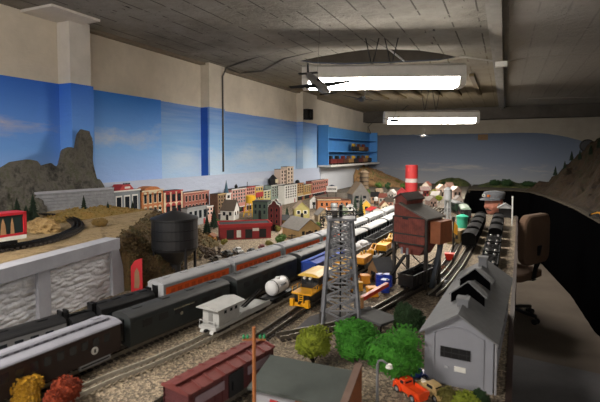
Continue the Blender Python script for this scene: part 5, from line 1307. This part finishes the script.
# silver scrap heap
m = MB()
for i in range(22): m.ico((R.gauss(0, .022), R.gauss(0, .02), .006+abs(R.gauss(0, .006))), R.uniform(.006, .011), 1, (1, 1, .8), .4, 3, i)
o = m.build('scrap_heap', M('scrap_silver', '#9a9ea6', .35, .6, .5, 80)); o.location = P(441, 284); tag(o, 'heap of silvery scrap at the right foot of the coaling tower', 'heap', kind='stuff')
m = MB()
for i in range(26): m.ico((R.gauss(0, .02), R.gauss(0, .03), .005+abs(R.gauss(0, .008))), R.uniform(.006, .012), 1, (1, 1, .8), .4, 3, i+40)
o = m.build('rubble_heap', M('rust_rubble', '#8a5a3c', .8, 0, .4, 60)); o.location = P(441, 270); tag(o, 'heap of rusty brown rubble right of the coaling tower', 'heap', kind='stuff')
rd = MB().prism([P(291, 334)[:2], P(334, 330)[:2], P(336, 320)[:2], P(322, 314)[:2], P(310, 317)[:2]], 'z', T+.0003, T+.003).build('asphalt_pad', M('grey_asphalt', '#57565a', .9, 0, .2, 60)); tag(rd, 'flat grey asphalt pad in front of the lattice tower', 'road')
for i, (px, py, lb) in enumerate([(214, 257, 'dark scrap heap left of the parked cars near the orange coaches'), (230, 264, 'dark scrap heap right beside the orange coaches'), (206, 252, 'dark scrap heap nearest the black water tower')]):
    m = MB(); rg = random.Random(i)
    for k_ in range(34): m.ico((rg.gauss(0, .035), rg.gauss(0, .03), .006+abs(rg.gauss(0, .010))), rg.uniform(.007, .015), 1, (1, 1, .8), .4, 3, k_)
    o = m.build('scrap_heap', hill_mat('dark_scrap', ['#1c1b1a', '#4a4038', '#6a5a4a', '#2c2a2c', '#8a8078'], 60, 200)); o.location = P(px, py); tag(o, lb, 'heap', kind='stuff')
# utility pole and lamp in the foreground
p = P(249, 408); t = thing('utility_pole', 'orange brown utility pole with green insulators in front of the red boxcar', 'pole', (-.461, .80, T))
po = M('orange_brown_pole', '#a8683a', .7, 0, .2, 40)
pz0 = PY(249, 326, .80)[2]-T
MB().cyl((0, 0, 0), (0, 0, pz0), .0044, .0036, seg=12).build('shaft', po, t)
for z in (pz0-.026,):
    a_ = MB().box(0, 0, z, .048, .004, .004, rotm('Z', 25)).build('crossarm', po, t)
    for x in (-.021, -.013, .013, .021): MB().lathe([(.003, 0), (.0034, .005), (.001, .009)], (x*math.cos(D(25)), x*math.sin(D(25)), z+.002), 10).build('insulator', M('green_glass', '#2f8a5a', .2), a_)
p = P(377, 404); t = thing('yard_lamp', 'pale grey yard lamp with one hooked arm beside the low shed', 'lamp', (-.262, 1.03, T), D(8))
lgm = M('lamp_post_grey', '#7b7d80', .5, .2, .2, 30); zt = PY(377, 364, 1.03)[2]-T
MB().cyl((0, 0, 0), (0, 0, zt), .0035, seg=10).build('post', lgm, t); MB().lathe([(.008, 0), (.008, .004), (.004, .010)], seg=12).build('base', lgm, t)
MB().tube([(0, 0, zt-.004), (.002, 0, zt+.008), (.012, 0, zt+.010), (.024, 0, zt+.002)], .0025, 8).build('arm', lgm, t)
MB().lathe([(.001, .010), (.006, .009), (.009, .001), (.008, 0), (.001, .002)], (.027, 0, zt-.006), 16).build('shade', white, t)
# ================================================================ TREES AND BUSHES
def leaf(name, a, b): return hill_mat('leaf_'+name, [b, a, a], 60, 220)
L_green = leaf('bright_green', '#4a9a2a', '#1d4a12'); L_yel = leaf('yellow_green', '#97a52e', '#4c5a14'); L_dark = leaf('dark_green', '#2c4a24', '#10200e')
L_or = leaf('rust_orange', '#96360f', '#46140a'); L_gold = leaf('golden_yellow', '#c08f14', '#664a0a'); L_mid = leaf('mid_green', '#4f6e2c', '#22361a'); L_con = leaf('conifer_green', '#1f3322', '#0e1a12'); L_ol = leaf('olive', '#7a7434', '#3e3c1a')
def tree(label, p, h, w, lm, lobes=7, nleaf=260, size=.0042, trunk=.28, nm='tree', cat='tree', seed=0, holes=False):
    rg = random.Random(seed*31+5); t = thing(nm, label, cat, p)
    th = h*trunk
    m = MB(); m.tube([(0, 0, 0), (w*.02, 0, th*.6), (0, w*.02, th+.25*(h-th))], [h*.035, h*.026, h*.02], 8)
    for i in range(4):
        a = i*PI/2+rg.random(); m.tube([(0, 0, th*.85), (w*.16*math.cos(a), w*.16*math.sin(a), th+.3*(h-th)), (w*.3*math.cos(a), w*.3*math.sin(a), th+.5*(h-th))], [h*.018, h*.013, h*.006], 6)
    m.build('trunk', tiem, t)
    m = MB(); r0 = w*.27
    for i in range(lobes):
        if i == 0: c = (0, 0, h-r0*.95)
        else:
            a = i*2.4+rg.random()*.5; q = rg.uniform(.5, 1.0); c = (w*.27*q*math.cos(a), w*.27*q*math.sin(a), th+(h-th)*rg.uniform(.28, .72))
        r = r0*rg.uniform(.75, 1.08); c = (c[0], c[1], max(c[2], r*.95+.001)) 
        m.ico(c, r*.82, 2, (1, 1, .9), .22, 3, seed+i*1.3); m.tuft(c, r, nleaf, size, (1, 1, .92), rg, .78)
    m.build('crown', lm, t); return t
def bush(label, p, w, h, lm, n=500, size=.0035, seed=0, nm='bush'):
    rg = random.Random(seed); m = MB()
    for i in range(4):
        a = i*1.7; c = (w*.2*math.cos(a), w*.2*math.sin(a), h*.45); m.ico((c[0], c[1], h*.42), 1, 2, (w*.33, w*.33, h*.42), .25, 3, seed+i); m.tuft((c[0], c[1], h*.46), 1, n//4, size, (w*.36, w*.36, h*.46), rg, .85)
    o = m.build(nm, lm); o.location = p; return tag(o, label, nm)
def conifer(label, p, h, w, lm=None, seed=0, group=None):
    rg = random.Random(seed); t = thing('conifer', label, 'tree', p, 0, group)
    MB().cyl((0, 0, 0), (0, 0, h*.9), h*.025, h*.008, 6).build('trunk', tiem, t)
    m = MB(); nt = 9
    for i in range(nt):
        z = h*(.10+.85*i/nt); r = w/2*(1-i/nt)**.85+.002; n_ = 14
        ring0 = []; ring1 = []
        for k in range(n_*2):
            a = PI*k/n_+i; rr = r*(1.0 if k % 2 else .62)*rg.uniform(.85, 1.12)
            ring0.append((rr*math.cos(a), rr*math.sin(a), z-h*.03*rg.random()))
        m.loft([ring0, [(.0015*math.cos(PI*k/n_), .0015*math.sin(PI*k/n_), z+h*.17) for k in range(n_*2)]])
    m.build('needles', lm or L_con, t); return t
tree('golden yellow tree in the near left corner before the brown coach', P(29, 411), .080, .086, L_gold, seed=1, size=.0035, trunk=.15)
tree('rust orange tree beside the golden tree in the near left corner', P(65, 412), .084, .092, L_or, seed=2, size=.0035, trunk=.15)
tree('yellow green tree right of the red boxcar behind the low shed', P(313, 365), .108, .118, L_yel, seed=3, trunk=.06, lobes=9)
tree('bright green tree left of the pair between the low shed and the platform', P(356, 368), .140, .125, L_green, seed=4, trunk=.10, lobes=11)
tree('bright green spreading tree beside the left corner of the engine house', P(394, 380), .130, .165, L_green, seed=5, trunk=.10, lobes=13)
tree('dark green tree behind the bright pair near the loading platform', (P(409, 336)[0], P(409, 336)[1], T), .105, .125, L_dark, seed=6, trunk=.2, lobes=9)
bush('dark olive bush at the foot of the engine house front', P(447, 402), .05, .034, L_ol, seed=7)
bush('yellow green bush at the near right of the engine house front', P(466, 409), .055, .040, L_yel, seed=8)
bush('dark green bush under the right front corner of the engine house', P(479, 405), .04, .035, L_dark, seed=9)
# shelf conifers
for i, (px, yb, hp, wp, lb) in enumerate([(17, 207, 26, 13, 'conifer leftmost on the raised shelf'), (33, 206, 28, 12, 'tall conifer left of the stone wall end'), (26, 209, 18, 11, 'short conifer between the two left shelf conifers'), (84, 212, 19, 8, 'small conifer before the middle of the stone wall'), (108, 212, 12, 6, 'tiny conifer near the right end of the stone wall')]):
    p = (-2.30, PX(px, yb, -2.30)[1], ZS-.004) if i < 4 else (-2.2, PX(px, yb, -2.2)[1], ZS-.004); k = dep(p)/F
    conifer(lb, p, hp*k, wp*k, seed=i)
p = P(122, 226, 1.09); conifer('dark conifer before the grey dormer store', (-2.36, 2.42, T), .27, .115, seed=11)
bush('dry shrub on the shelf corner', P(100, 226, ZS), .07, .04, leaf('dry', '#8a6f3a', '#4a3a1c'), seed=21)
m = MB()
# sandy rock inside the loop
o = MB().ico((0, 0, .012), 1, 4, (.10, .055, .045), .28, 2.2, 3).build('sandy_rock', sand_m); o.location = P(42, 231, ZS); tag(o, 'sandy boulder outcrop inside the looping shelf track', 'rock')
o = MB().ico((0, 0, .008), 1, 3, (.022, .02, .02), .28, 2.2, 9).build('sandy_rock', M('pale_boulder', '#a39d94', .8, 0, .3, 60)); o.location = P(99, 226, ZS); tag(o, 'small pale boulder at the shelf corner', 'rock')
def grassbank(u, v):
    y = 1.62+u*.66; x = -2.36+v*.26-.10*u*0; n_ = noise.noise(Vector((x*9, y*9, 1)))
    return (x, y, ZS-.002+max(0, (.045+.02*n_)*math.sin(PI*v)*math.sin(PI*min(1, u*1.02))))
o = MB().grid(40, 14, grassbank).tuft((0, 0, 0), .001, 0, .01)
for _ in range(700):
    q = grassbank(R.random(), R.random()); o.tuft((q[0], q[1], q[2]), .006, 1, .007)
tag(o.build('grass_bank', hill_mat('amber_grass', ['#6b5226', '#96763a', '#7d6a34', '#a88c50'], 12, 90)), 'amber dry grass bank between the stone wall and the shelf track', 'grass', kind='stuff')
# town trees
tt = [(207, 236, 20, 11, L_con, 'c', 'dark conifer left of the red depot'), (214, 229, 22, 10, L_con, 'c', 'taller dark conifer touching the white gable house'), (355, 217, 22, 7, L_con, 'c', 'dark slim conifer left of the pair before the weathered house'), (361, 218, 23, 7, L_con, 'c', 'dark slim conifer right of the pair before the weathered house'),
      (281, 246, 12, 14, L_mid, 't', 'green tree before the tan house gable'), (276, 219, 9, 9, L_mid, 't', 'green tree behind the dark red hall'), (270, 247, 6, 9, L_ol, 't', 'low olive tree beside the dark red hall'), (287, 220, 13, 7, L_con, 'c', 'dark conifer left of the yellow green house'), (325, 220, 9, 7, L_dark, 't', 'dark tree beside the tan house roof'),
      (379, 190, 8, 8, L_mid, 't', 'green tree on the tan hill slope, left one'), (388, 192, 10, 7, L_dark, 't', 'dark tree below the tan hill beside the chimney'), (433, 199, 10, 9, L_ol, 't', 'yellowish tree in the far town'), (439, 203, 8, 8, L_yel, 't', 'yellow green tree left of the silver water tower'), (421, 193, 7, 8, L_mid, 't', 'green tree just right of the striped chimney'),
      (452, 196, 6, 9, L_mid, 't', 'round tree behind the pale pink block'), (445, 187, 5, 8, L_dark, 't', 'far dark tree on the edge of the town'), (368, 197, 8, 8, L_mid, 't', 'green tree between silo and tiny water tower'), (296, 224, 7, 7, L_mid, 't', 'green tree before the yellow green house'), (245, 231, 8, 8, L_dark, 't', 'dark tree behind the depot roof'), (224, 246, 7, 9, L_ol, 't', 'olive tree at the near corner of the red depot'), (197, 240, 10, 8, L_dark, 't', 'dark tree just right of the black water tower')]
for i, (px, py, hp, wp, lm, kd, lb) in enumerate(tt):
    p = P(px, py); k = dep(p)/F
    if kd == 'c': conifer(lb, p, hp*k, wp*k, seed=30+i)
    else: tree(lb, p, hp*k, wp*k, lm, lobes=5, nleaf=90, size=wp*k*.05, seed=40+i, trunk=.2)
# far trees along the ridge and up the right mountain
for i in range(9):
    x = -.2+i*.27+R.uniform(-.08, .08); p = (x, 9.0+R.uniform(0, .15), T+.03)
    bush('dark bush on the far wooded ridge, %s from its left end' % ['first', 'second', 'third', 'fourth', 'fifth', 'sixth', 'seventh', 'eighth', 'ninth'][i], p, R.uniform(.14, .24), R.uniform(.07, .12), R.choice([L_dark, L_mid, L_dark]), 200, .014, 60+i)
nmt = ['lowest', 'second', 'third', 'fourth', 'fifth', 'topmost']
def mtz(x, y):
    best = None
    for v in range(101):
        q = mf((y-3.0)/5.92, v/100)
        if best is None or abs(q[0]-x) < abs(best[0]-x): best = q
    return best
for i, (px, py) in enumerate([(556, 176), (565, 170), (572, 164), (580, 160), (590, 156), (598, 152)]):
    q = None
    d = ray(px, py)
    for s_ in range(40, 95):
        w_ = (d[0]*s_*.1, d[1]*s_*.1, CZ+d[2]*s_*.1)
        if 3.1 < w_[1] < 8.9 and w_[0] > .6:
            z = mtz(w_[0], w_[1])
            if z[2] > w_[2]: q = z; break
    if q is None: q = mtz(1.1+.1*i, 7.2)
    conifer('dark conifer on the right mountain skyline, %s up the slope' % nmt[i], (q[0], q[1], q[2]-.02), .16, .075, L_con, 80+i)
# ================================================================ VEHICLES
def auto(nm, label, p, rz, bc, kind='car', sc=1.0, cat='car'):
    t = thing(nm, label, cat, p, rz); s = sc
    L, W = .092*s, .038*s
    b = MB().prism([(-L/2, .008*s), (-L/2, .020*s), (-L*.16, .022*s), (L*.5, .021*s), (L*.5, .008*s)], 'x', -W*.36, W*.36).build('body', bc, t, bevel=.0012)
    if kind == 'truck':
        MB().prism([(L*.02, .020*s), (L*.06, .036*s), (L*.24, .037*s), (L*.27, .020*s)], 'x', -W*.36, W*.36).build('cab', bc, t, bevel=.0015)
        m = MB()
        for q in (-1, 1): m.bb(*sorted((q*W*.44, q*W*.40)), -L/2, L*.0, .018*s, .028*s)
        m.bb(-W*.42, W*.42, -L/2-.001, -L/2+.002*s, .018*s, .028*s).bb(-W*.42, W*.42, -L/2, 0, .016*s, .019*s).build('cargo_bed', bc, t)
        MB().prism([(L*.27, .020*s), (L*.28, .0275*s), (L*.48, .025*s), (L*.5, .020*s)], 'x', -W*.26, W*.26).build('hood', bc, t, bevel=.0015)
        wy = .29
    else:
        MB().prism([(-L*.30, .020*s), (-L*.24, .034*s), (-L*.16, .038*s), (L*.08, .038*s), (L*.17, .022*s)], 'x', -W*.34, W*.34).build('cab', bc, t, bevel=.0018)
        MB().prism([(L*.17, .020*s), (L*.18, .027*s), (L*.46, .025*s), (L*.5, .020*s)], 'x', -W*.28, W*.28).build('hood', bc, t, bevel=.0018)
        wy = .30
    y0, y1 = (L*.02, L*.27) if kind == 'truck' else (-L*.28, L*.16)
    for q in (-1, 1): MB().bb(*sorted((q*W*.345, q*W*.368)), y0+(y1-y0)*.25, y0+(y1-y0)*.75, .026*s, .034*s).build('side_window', glassd, t)
    MB().bar((0, y1-.002*s if kind == 'truck' else y1-L*.055, .0275*s), (0, y1-.004*s if kind == 'truck' else y1-L*.075, .034*s), W*.58, .0016).build('windshield', glassd, t)
    MB().bb(-W*.27, W*.27, y0-.0016+(.004*s if kind == 'truck' else .004*s), y0+.002*s, .026*s, .033*s).build('rear_window', glassd, t)
    for q in (-1, 1):
        for r in (-1, 1):
            wx = q*W*.40
            w_ = MB().cyl((wx-q*.004*s, r*L*wy, .009*s), (wx+q*.003*s, r*L*wy, .009*s), .009*s, seg=16).build('wheel', dark, t); MB().cyl((wx+q*.003*s, r*L*wy, .009*s), (wx+q*.0036*s, r*L*wy, .009*s), .005*s, seg=12).build('hubcap', silver, w_)
            MB().prism([(r*L*wy+.0135*s*math.cos(PI*i/10), .009*s+.0125*s*math.sin(PI*i/10)) for i in range(11)]+[(r*L*wy+.0105*s*math.cos(PI*i/10), .009*s+.0100*s*math.sin(PI*i/10)) for i in range(10, -1, -1)], 'x', *sorted((wx-q*.004*s, wx+q*.0045*s))).build('fender', bc, t)
        MB().lathe([(.0026*s, 0), (.0026*s, .003*s), (.001, .004*s)], (q*W*.28, L*.49, .021*s), 10, 'y').build('headlight', white, t)
    MB().bb(-W*.42, W*.42, L*.505, L*.52, .008*s, .012*s).build('bumper', silver, t)
    MB().bb(-W*.16, W*.16, L*.498, L*.508, .011*s, .021*s).build('grille', silver, t)
    return t
a = Vector(P(400, 388)); b = Vector(P(424, 404)); d = a-b; hd = math.atan2(-d.x, d.y)
auto('pickup_truck', 'bright orange red pickup truck in front of the engine house', tuple((a+b)/2+Vector((-.004, 0, 0))), hd, M('truck_orange', '#e04a1c', .4, 0, .08, 30), 'truck', 1.05, 'truck')
q = Vector(P(430, 395)); auto('car', 'tan vintage car right of the orange red pickup', (q.x+.004, q.y, T), hd, M('car_tan', '#b59a6a', .45, 0, .1, 30), 'car', .95)
q = Vector(P(403, 382)); auto('car', 'dark blue car half hidden beyond the orange red pickup', (q.x+.02, q.y+.028, T), hd+1.2, M('car_blue', '#1d3570', .4, 0, .1, 30), 'car', .9)
for px, py, hx, rz, lb in [(238, 253, '#c9c9c9', 60, 'white car parked before the red depot door'), (252, 254, '#3a3c40', 50, 'dark grey car parked at the right of the red depot'), (262, 250, '#6a2a2a', 40, 'maroon car parked below the dark red hall'), (227, 256, '#4a4c4a', 70, 'grey car at the left of the parked row before the depot'), (246, 261, '#2a2c30', 55, 'black car nearest the orange coaches before the depot'), (217, 262, '#6f6a60', 80, 'dusty grey car left of the parked row near the orange coaches'),
                           (396, 232, '#b0a890', 10, 'cream car beside the red striped coaches')]:
    auto('car', lb, P(px, py), D(rz), M('car_paint_'+hx[1:], hx, .45, 0, .1, 30), 'car', .95)
house('shed', 'tiny orange shed left of the red depot', 211, 243, 8, 7, .07, 20, M('orange_shed', '#c8862c', .7), M('rust_shed_roof', '#7a5038', .8), 2.5, 'y', 1, 1, 'f')
house('house', 'grey roofed cottage behind the tan house and before the orange factory', 322, 221, 12, 7, .11, 40, M('cottage_tan', '#8f8068', .75), roofg, 6, 'y', 1, 2, 'f')
house('house', 'small ochre house between the dark red hall and the yellow green house', 284, 226, 9, 7, .09, 25, M('ochre_wall', '#a8894e', .75), roofd, 4, 'x', 1, 2, 'f')
for i, (px, py, hp, wp, lm, lb) in enumerate([(291, 229, 7, 9, L_mid, 'green tree right of the small ochre house'), (278, 232, 6, 8, L_ol, 'olive tree left of the small ochre house'), (318, 229, 7, 8, L_mid, 'green tree behind the roof of the tan house'), (344, 221, 8, 8, L_dark, 'dark tree left of the iron trestle'), (238, 215, 9, 8, L_mid, 'green tree right of the white gable house'), (218, 226, 7, 8, L_mid, 'green tree before the white gable house'), (404, 190, 7, 9, L_mid, 'green tree behind the red shed of the striped chimney'), (397, 186, 6, 10, L_ol, 'olive tree on the far edge of the tan hill')]):
    p = P(px, py); k = dep(p)/F; tree(lb, p, hp*k, wp*k, lm, lobes=5, nleaf=80, size=wp*k*.05, seed=90+i, trunk=.2)
# fence and signal near the tan house
p = P(321, 242); t = thing('signal_mast', 'dark signal mast with two arms between the coaches and the tan house', 'signal', p)
MB().cyl((0, 0, 0), (0, 0, .13), .004, seg=8).build('mast', dark, t)
for z in (.10, .12): MB().box(.010, 0, z, .028, .003, .008).build('arm', dark, t)
MB().bb(-.008, .008, -.006, .006, 0, .012).build('base', sc_m, t)
# poles along the town
for i, (px, py, hp, lb) in enumerate([(372, 226, 16, 'thin dark pole beside the red striped coaches'), (386, 219, 14, 'thin dark pole left of the coaling tower roof'), (292, 248, 14, 'thin dark pole at the tan house corner')]):
    p = P(px, py); k = dep(p)/F; t = thing('line_pole', lb, 'pole', p)
    MB().cyl((0, 0, 0), (0, 0, hp*k), .0035, seg=8).build('shaft', tiem, t); MB().box(0, 0, hp*k*.9, .045, .004, .004, rotm('Z', 30)).build('crossarm', tiem, t)
# yellow loader on right layout front edge
p = P(598, 219.5, T); t = thing('toy_loader', 'small yellow toy loader at the edge of the right layout', 'toy', (p[0]+.05, p[1]+.10, T+.012), D(70))
MB().bb(-.03, .03, -.05, .05, .018, .045).build('body', yel, t, bevel=.003); MB().bb(-.024, .024, -.035, .01, .045, .085).build('cab', yel2, t, bevel=.003)
MB().bar((-.02, .04, .04), (-.02, .09, .02), .008).bar((.02, .04, .04), (.02, .09, .02), .008).build('arm', yel, t); MB().prism([(.085, .0), (.105, .0), (.10, .03), (.09, .03)], 'x', -.035, .035).build('bucket', steel, t)
for s in (-1, 1):
    for y in (-.032, .032): MB().cyl((s*.03, y, .018), (s*.04, y, .018), .018, seg=16).build('wheel', dark, t)
# ================================================================ OFFICE CHAIR
fab = M('brown_chair_fabric', '#6b5444', .95, 0, .15, 120, .0006); pl = M('black_plastic', '#17171a', .5, 0, .2, 30)
t = thing('office_chair', 'brown fabric swivel office chair at the far end of the layout table', 'chair', (.062, 4.90, 0), D(-120))
def rbox(w_, d_, h_, c, r, ax):   # rounded slab: outline w x h with radius r
    pts = []
    for cx_, cy_, a0 in ((w_/2-r, h_/2-r, 0), (-w_/2+r, h_/2-r, 90), (-w_/2+r, -h_/2+r, 180), (w_/2-r, -h_/2+r, 270)):
        for k in range(7): a = D(a0+15*k); pts.append((cx_+r*math.cos(a), cy_+r*math.sin(a)))
    m = MB(); rings = []
    for q, sc_ in ((-.5, .93), (-.35, 1), (.35, 1), (.5, .93)):
        rings.append([(c[0]+x*sc_, c[1]+q*d_+(.25*(x/w_)**2*-.25 if ax == 'y' else 0), c[2]+y*sc_) if ax == 'y' else (c[0]+x*sc_, c[1]+y*sc_, c[2]+q*d_) for x, y in pts])
    return m.loft(rings)
rbox(.46, .08, .46, (0, .25, .81), .09, 'y').build('backrest', fab, t)
rbox(.48, .075, .46, (0, 0, .45), .09, 'z').build('seat', fab, t)
MB().bar((0, .24, .43), (0, .29, .75), .06, .012).bar((0, .10, .40), (0, .25, .42), .06, .012).build('back_support', pl, t)
for s in (-1, 1): MB().tube([(s*.24, -.10, .43), (s*.28, -.12, .46), (s*.285, -.13, .60), (s*.28, -.05, .64), (s*.28, .12, .64), (s*.28, .17, .58), (s*.27, .12, .45), (s*.23, .08, .42)], .015, 8).build('armrest', pl, t)
MB().cyl((0, 0, .10), (0, 0, .42), .025, seg=14).build('gas_lift', steel, t)
MB().bb(-.10, .10, -.09, .09, .395, .413).build('seat_plate', pl, t)
m = MB()
for i in range(5):
    a = D(18+72*i); m.bar((0, 0, .10), (.27*math.cos(a), .27*math.sin(a), .075), .035, .022)
m.cyl((0, 0, .08), (0, 0, .13), .04, seg=14).build('star_base', pl, t)
for i in range(5):
    a = D(18+72*i); x, y = .27*math.cos(a), .27*math.sin(a); c_ = MB().cyl((x, y, .05), (x, y, .08), .008, seg=8).build('caster', pl, t)
    for s in (-1, 1): MB().cyl((x+s*.012*math.sin(a), y-s*.012*math.cos(a), .027), (x+s*.03*math.sin(a), y-s*.03*math.cos(a), .027), .027, seg=16).build('wheel', pl, c_)
# ================================================================ SEATED PERSON
def blob(name, mat, par, parts, vox, sub=1):
    m = MB()
    for q in parts:
        if q[0] == 'c': m.cyl(q[1], q[2], q[3], q[4], 16); m.ico(q[1], q[3], 3); m.ico(q[2], q[4], 3)
        else: m.ico(q[1], 1, 3, q[2])
    o = m.build(name, mat, par, smooth=True)
    r = o.modifiers.new('skin', 'REMESH'); r.mode = 'VOXEL'; r.voxel_size = vox; r.use_smooth_shade = True
    s = o.modifiers.new('soft', 'SMOOTH'); s.factor = .5; s.iterations = 4
    return o
p = PY(494, 201, 5.27); HX, HY = p[0], 5.27
pr = thing('person', 'person seated behind the far table end in a grey engineer cap with two badges', 'person', (HX, HY, 0), D(-40))
skin_m = M('skin', '#c4806a', .55, 0, .12, 20); hair_m = M('grey_hair', '#8d8a86', .8, 0, .3, 90, .001)
hz = 1.068
def A(x, y, z): return (x, y, z)
body = [('e', A(0, 0, hz), (.086, .102, .110)), ('e', A(0, -.030, hz-.055), (.058, .062, .062)), ('e', A(0, -.062, hz-.085), (.026, .026, .022)),
        ('c', A(0, -.088, hz+.012), A(0, -.112, hz-.024), .009, .015), ('e', A(-.013, -.096, hz-.028), (.009, .010, .008)), ('e', A(.013, -.096, hz-.028), (.009, .010, .008)),
        ('e', A(-.080, .008, hz-.005), (.012, .020, .032)), ('e', A(.080, .008, hz-.005), (.012, .020, .032)), ('e', A(-.042, -.066, hz-.03), (.024, .022, .022)), ('e', A(.042, -.066, hz-.03), (.024, .022, .022)),
        ('e', A(0, -.080, hz+.045), (.055, .018, .014)), ('c', A(0, .02, hz-.08), A(0, .05, .885), .062, .066), ('c', A(0, .05, .87), A(0, .10, .45), .11, .12),
        ('c', A(-.09, .05, .83), A(.09, .05, .83), .07, .07)]
for s in (-1, 1):
    body += [('c', A(s*.19, .05, .82), A(s*.23, -.06, .58), .05, .042), ('c', A(s*.23, -.06, .58), A(s*.14, -.29, .51), .040, .028), ('c', A(s*.09, .05, .83), A(s*.19, .05, .82), .06, .052),
             ('e', A(s*.132, -.330, .502), (.036, .048, .018))]
    for k, (dx, ln) in enumerate(((-.026, .060), (-.009, .070), (.009, .066), (.026, .052))):
        x = s*.132+dx; body += [('c', A(x, -.365, .503), A(x, -.365-ln*.55, .498), .0095, .009), ('c', A(x, -.365-ln*.55, .498), A(x, -.365-ln*.85, .478), .009, .0075)]
    body += [('c', A(s*.132-s*.034, -.315, .503), A(s*.132-s*.058, -.350, .495), .011, .009)]
    body += [('c', A(s*.09, .08, .43), A(s*.12, -.36, .43), .085, .062), ('c', A(s*.12, -.36, .43), A(s*.12, -.30, .09), .056, .040), ('c', A(s*.12, -.28, .05), A(s*.12, -.44, .035), .038, .030)]
blob('body', skin_m, pr, body, .008)
shirt = [('c', A(0, .05, .86), A(0, .10, .46), .125, .135), ('c', A(-.10, .05, .825), A(.10, .05, .825), .078, .078), ('c', A(0, .035, .90), A(0, .05, .86), .072, .09)]
for s in (-1, 1): shirt += [('c', A(s*.10, .05, .825), A(s*.195, .05, .815), .07, .062), ('c', A(s*.195, .05, .815), A(s*.235, -.06, .58), .062, .052), ('c', A(s*.235, -.06, .58), A(s*.165, -.235, .525), .050, .040)]
blob('shirt', M('dark_blue_shirt', '#2a3038', .9, 0, .2, 60), pr, shirt, .009)
tr = [('c', A(-.05, .09, .45), A(.05, .09, .45), .125, .125)]
for s in (-1, 1): tr += [('c', A(s*.09, .08, .43), A(s*.12, -.36, .43), .097, .073), ('c', A(s*.12, -.36, .43), A(s*.12, -.305, .12), .068, .055)]
blob('trousers', M('dark_trousers', '#23252b', .9, 0, .2, 60), pr, tr, .010)
for s in (-1, 1): MB().prism([(-.46, 0), (-.47, .03), (-.36, .065), (-.30, .10), (-.24, .10), (-.235, 0)], 'x', s*.12-.042, s*.12+.042).build('shoe', pl, pr, bevel=.012)
blob('hair', hair_m, pr, [('e', A(0, .035, hz-.005), (.082, .072, .075)), ('e', A(-.078, -.015, hz-.01), (.010, .022, .034)), ('e', A(.078, -.015, hz-.01), (.010, .022, .034))], .006)
blob('moustache', M('grey_moustache', '#4a4038', .85, 0, .3, 90), pr, [('c', A(0, -.094, hz-.047), A(-.034, -.078, hz-.062), .010, .006), ('c', A(0, -.094, hz-.047), A(.034, -.078, hz-.062), .010, .006)], .0035)
for s in (-1, 1):
    e_ = MB().ico((s*.032, -.078, hz+.012), .0105, 2).build('eye', M('eye_white', '#cfc8c0', .3, 0, .05, 30), pr, smooth=True); MB().ico((s*.032-.003, -.0865, hz+.012), .0045, 2, (1, .6, 1)).build('iris', dark, e_)
    MB().tube([(s*.014, -.092, hz+.030), (s*.032, -.090, hz+.036), (s*.052, -.078, hz+.031)], .004, 6).build('eyebrow', hair_m, pr)
MB().tube([(-.020, -.086, hz-.066), (0, -.094, hz-.068), (.020, -.086, hz-.066)], .0045, 6).build('mouth', M('lips', '#7d4238', .5), pr)
capm = MPlank('grey_striped_cap_cloth', '#82868c', '#6a6e75', .010, 'xy', .9)
cp = MB()
prof = [(1.10, .058), (1.12, .070), (1.18, .098), (1.20, .116), (1.12, .130), (.6, .138), (.01, .140)]
cp.loft([[(.083*r*math.cos(2*PI*k/32), .004+.100*r*math.sin(2*PI*k/32), hz+z) for k in range(32)] for r, z in prof]); cp_o = cp.build('cap', capm, pr, smooth=True)
vis = MB(); rings = []
for q, th_ in ((0, 0), (1, 0)):
    pass
vis.loft([[((.088+.012*j)*math.cos(PI+PI*k/16), -.02+(.086+.070*j)*math.sin(PI+PI*k/16)*1.0, hz+.062-.014*j*j-.012*abs(math.cos(PI+PI*k/16))*0+o_) for k in range(17)] for j, o_ in ((0, .0), (1, .0), (1, .006), (0, .006))])
vis.build('visor', capm, cp_o)
for x, c, r in ((-.030, '#d8d4cc', .017), (.030, '#d9702a', .013)):
    MB().cyl((x, -.098, hz+.094), (x, -.126, hz+.095), r, seg=18).build('badge', M('badge_'+c[1:], c, .4, 0, .05, 20), cp_o)
MB().cyl((-.030, -.126, hz+.095), (-.030, -.1275, hz+.095), .008, seg=14).build('badge_centre', M('badge_blue', '#39485c', .4), cp_o)
t = thing('stool', 'low round stool under the seated person', 'stool', (HX+.04, HY+.10, 0), 0)
MB().lathe([(.001, .30), (.15, .30), (.16, .315), (.15, .33), (.001, .33)], seg=24).build('seat', pl, t)
for i in range(4):
    a = PI/4+i*PI/2; MB().bar((.14*math.cos(a), .14*math.sin(a), 0), (.10*math.cos(a), .10*math.sin(a), .305), .022).build('leg', steel, t)
# ---------------------------------------------------------------- camera, world, view
cam = bpy.data.cameras.new('camera'); co = bpy.data.objects.new('camera', cam); COL.objects.link(co)
cam.sensor_fit = 'HORIZONTAL'; cam.sensor_width = 36.0; cam.lens = F/600*36
cam.shift_y = -(201-CY)/600.0
cam.clip_start = .02; cam.clip_end = 60
co.location = (0, 0, CZ); co.rotation_euler = (PI/2-PITCH, 0, YAW)
cam.dof.use_dof = True; cam.dof.focus_distance = 3.2; cam.dof.aperture_fstop = 6.3
S.camera = co
w = bpy.data.worlds.new('world'); S.world = w; w.use_nodes = True
w.node_tree.nodes['Background'].inputs[0].default_value = (.5, .55, .65, 1); w.node_tree.nodes['Background'].inputs[1].default_value = .05
S.view_settings.view_transform = 'Standard'; S.view_settings.look = 'None'; S.view_settings.gamma = 1.0
S.view_settings.exposure = EXPO; S.view_settings.use_curve_mapping = False
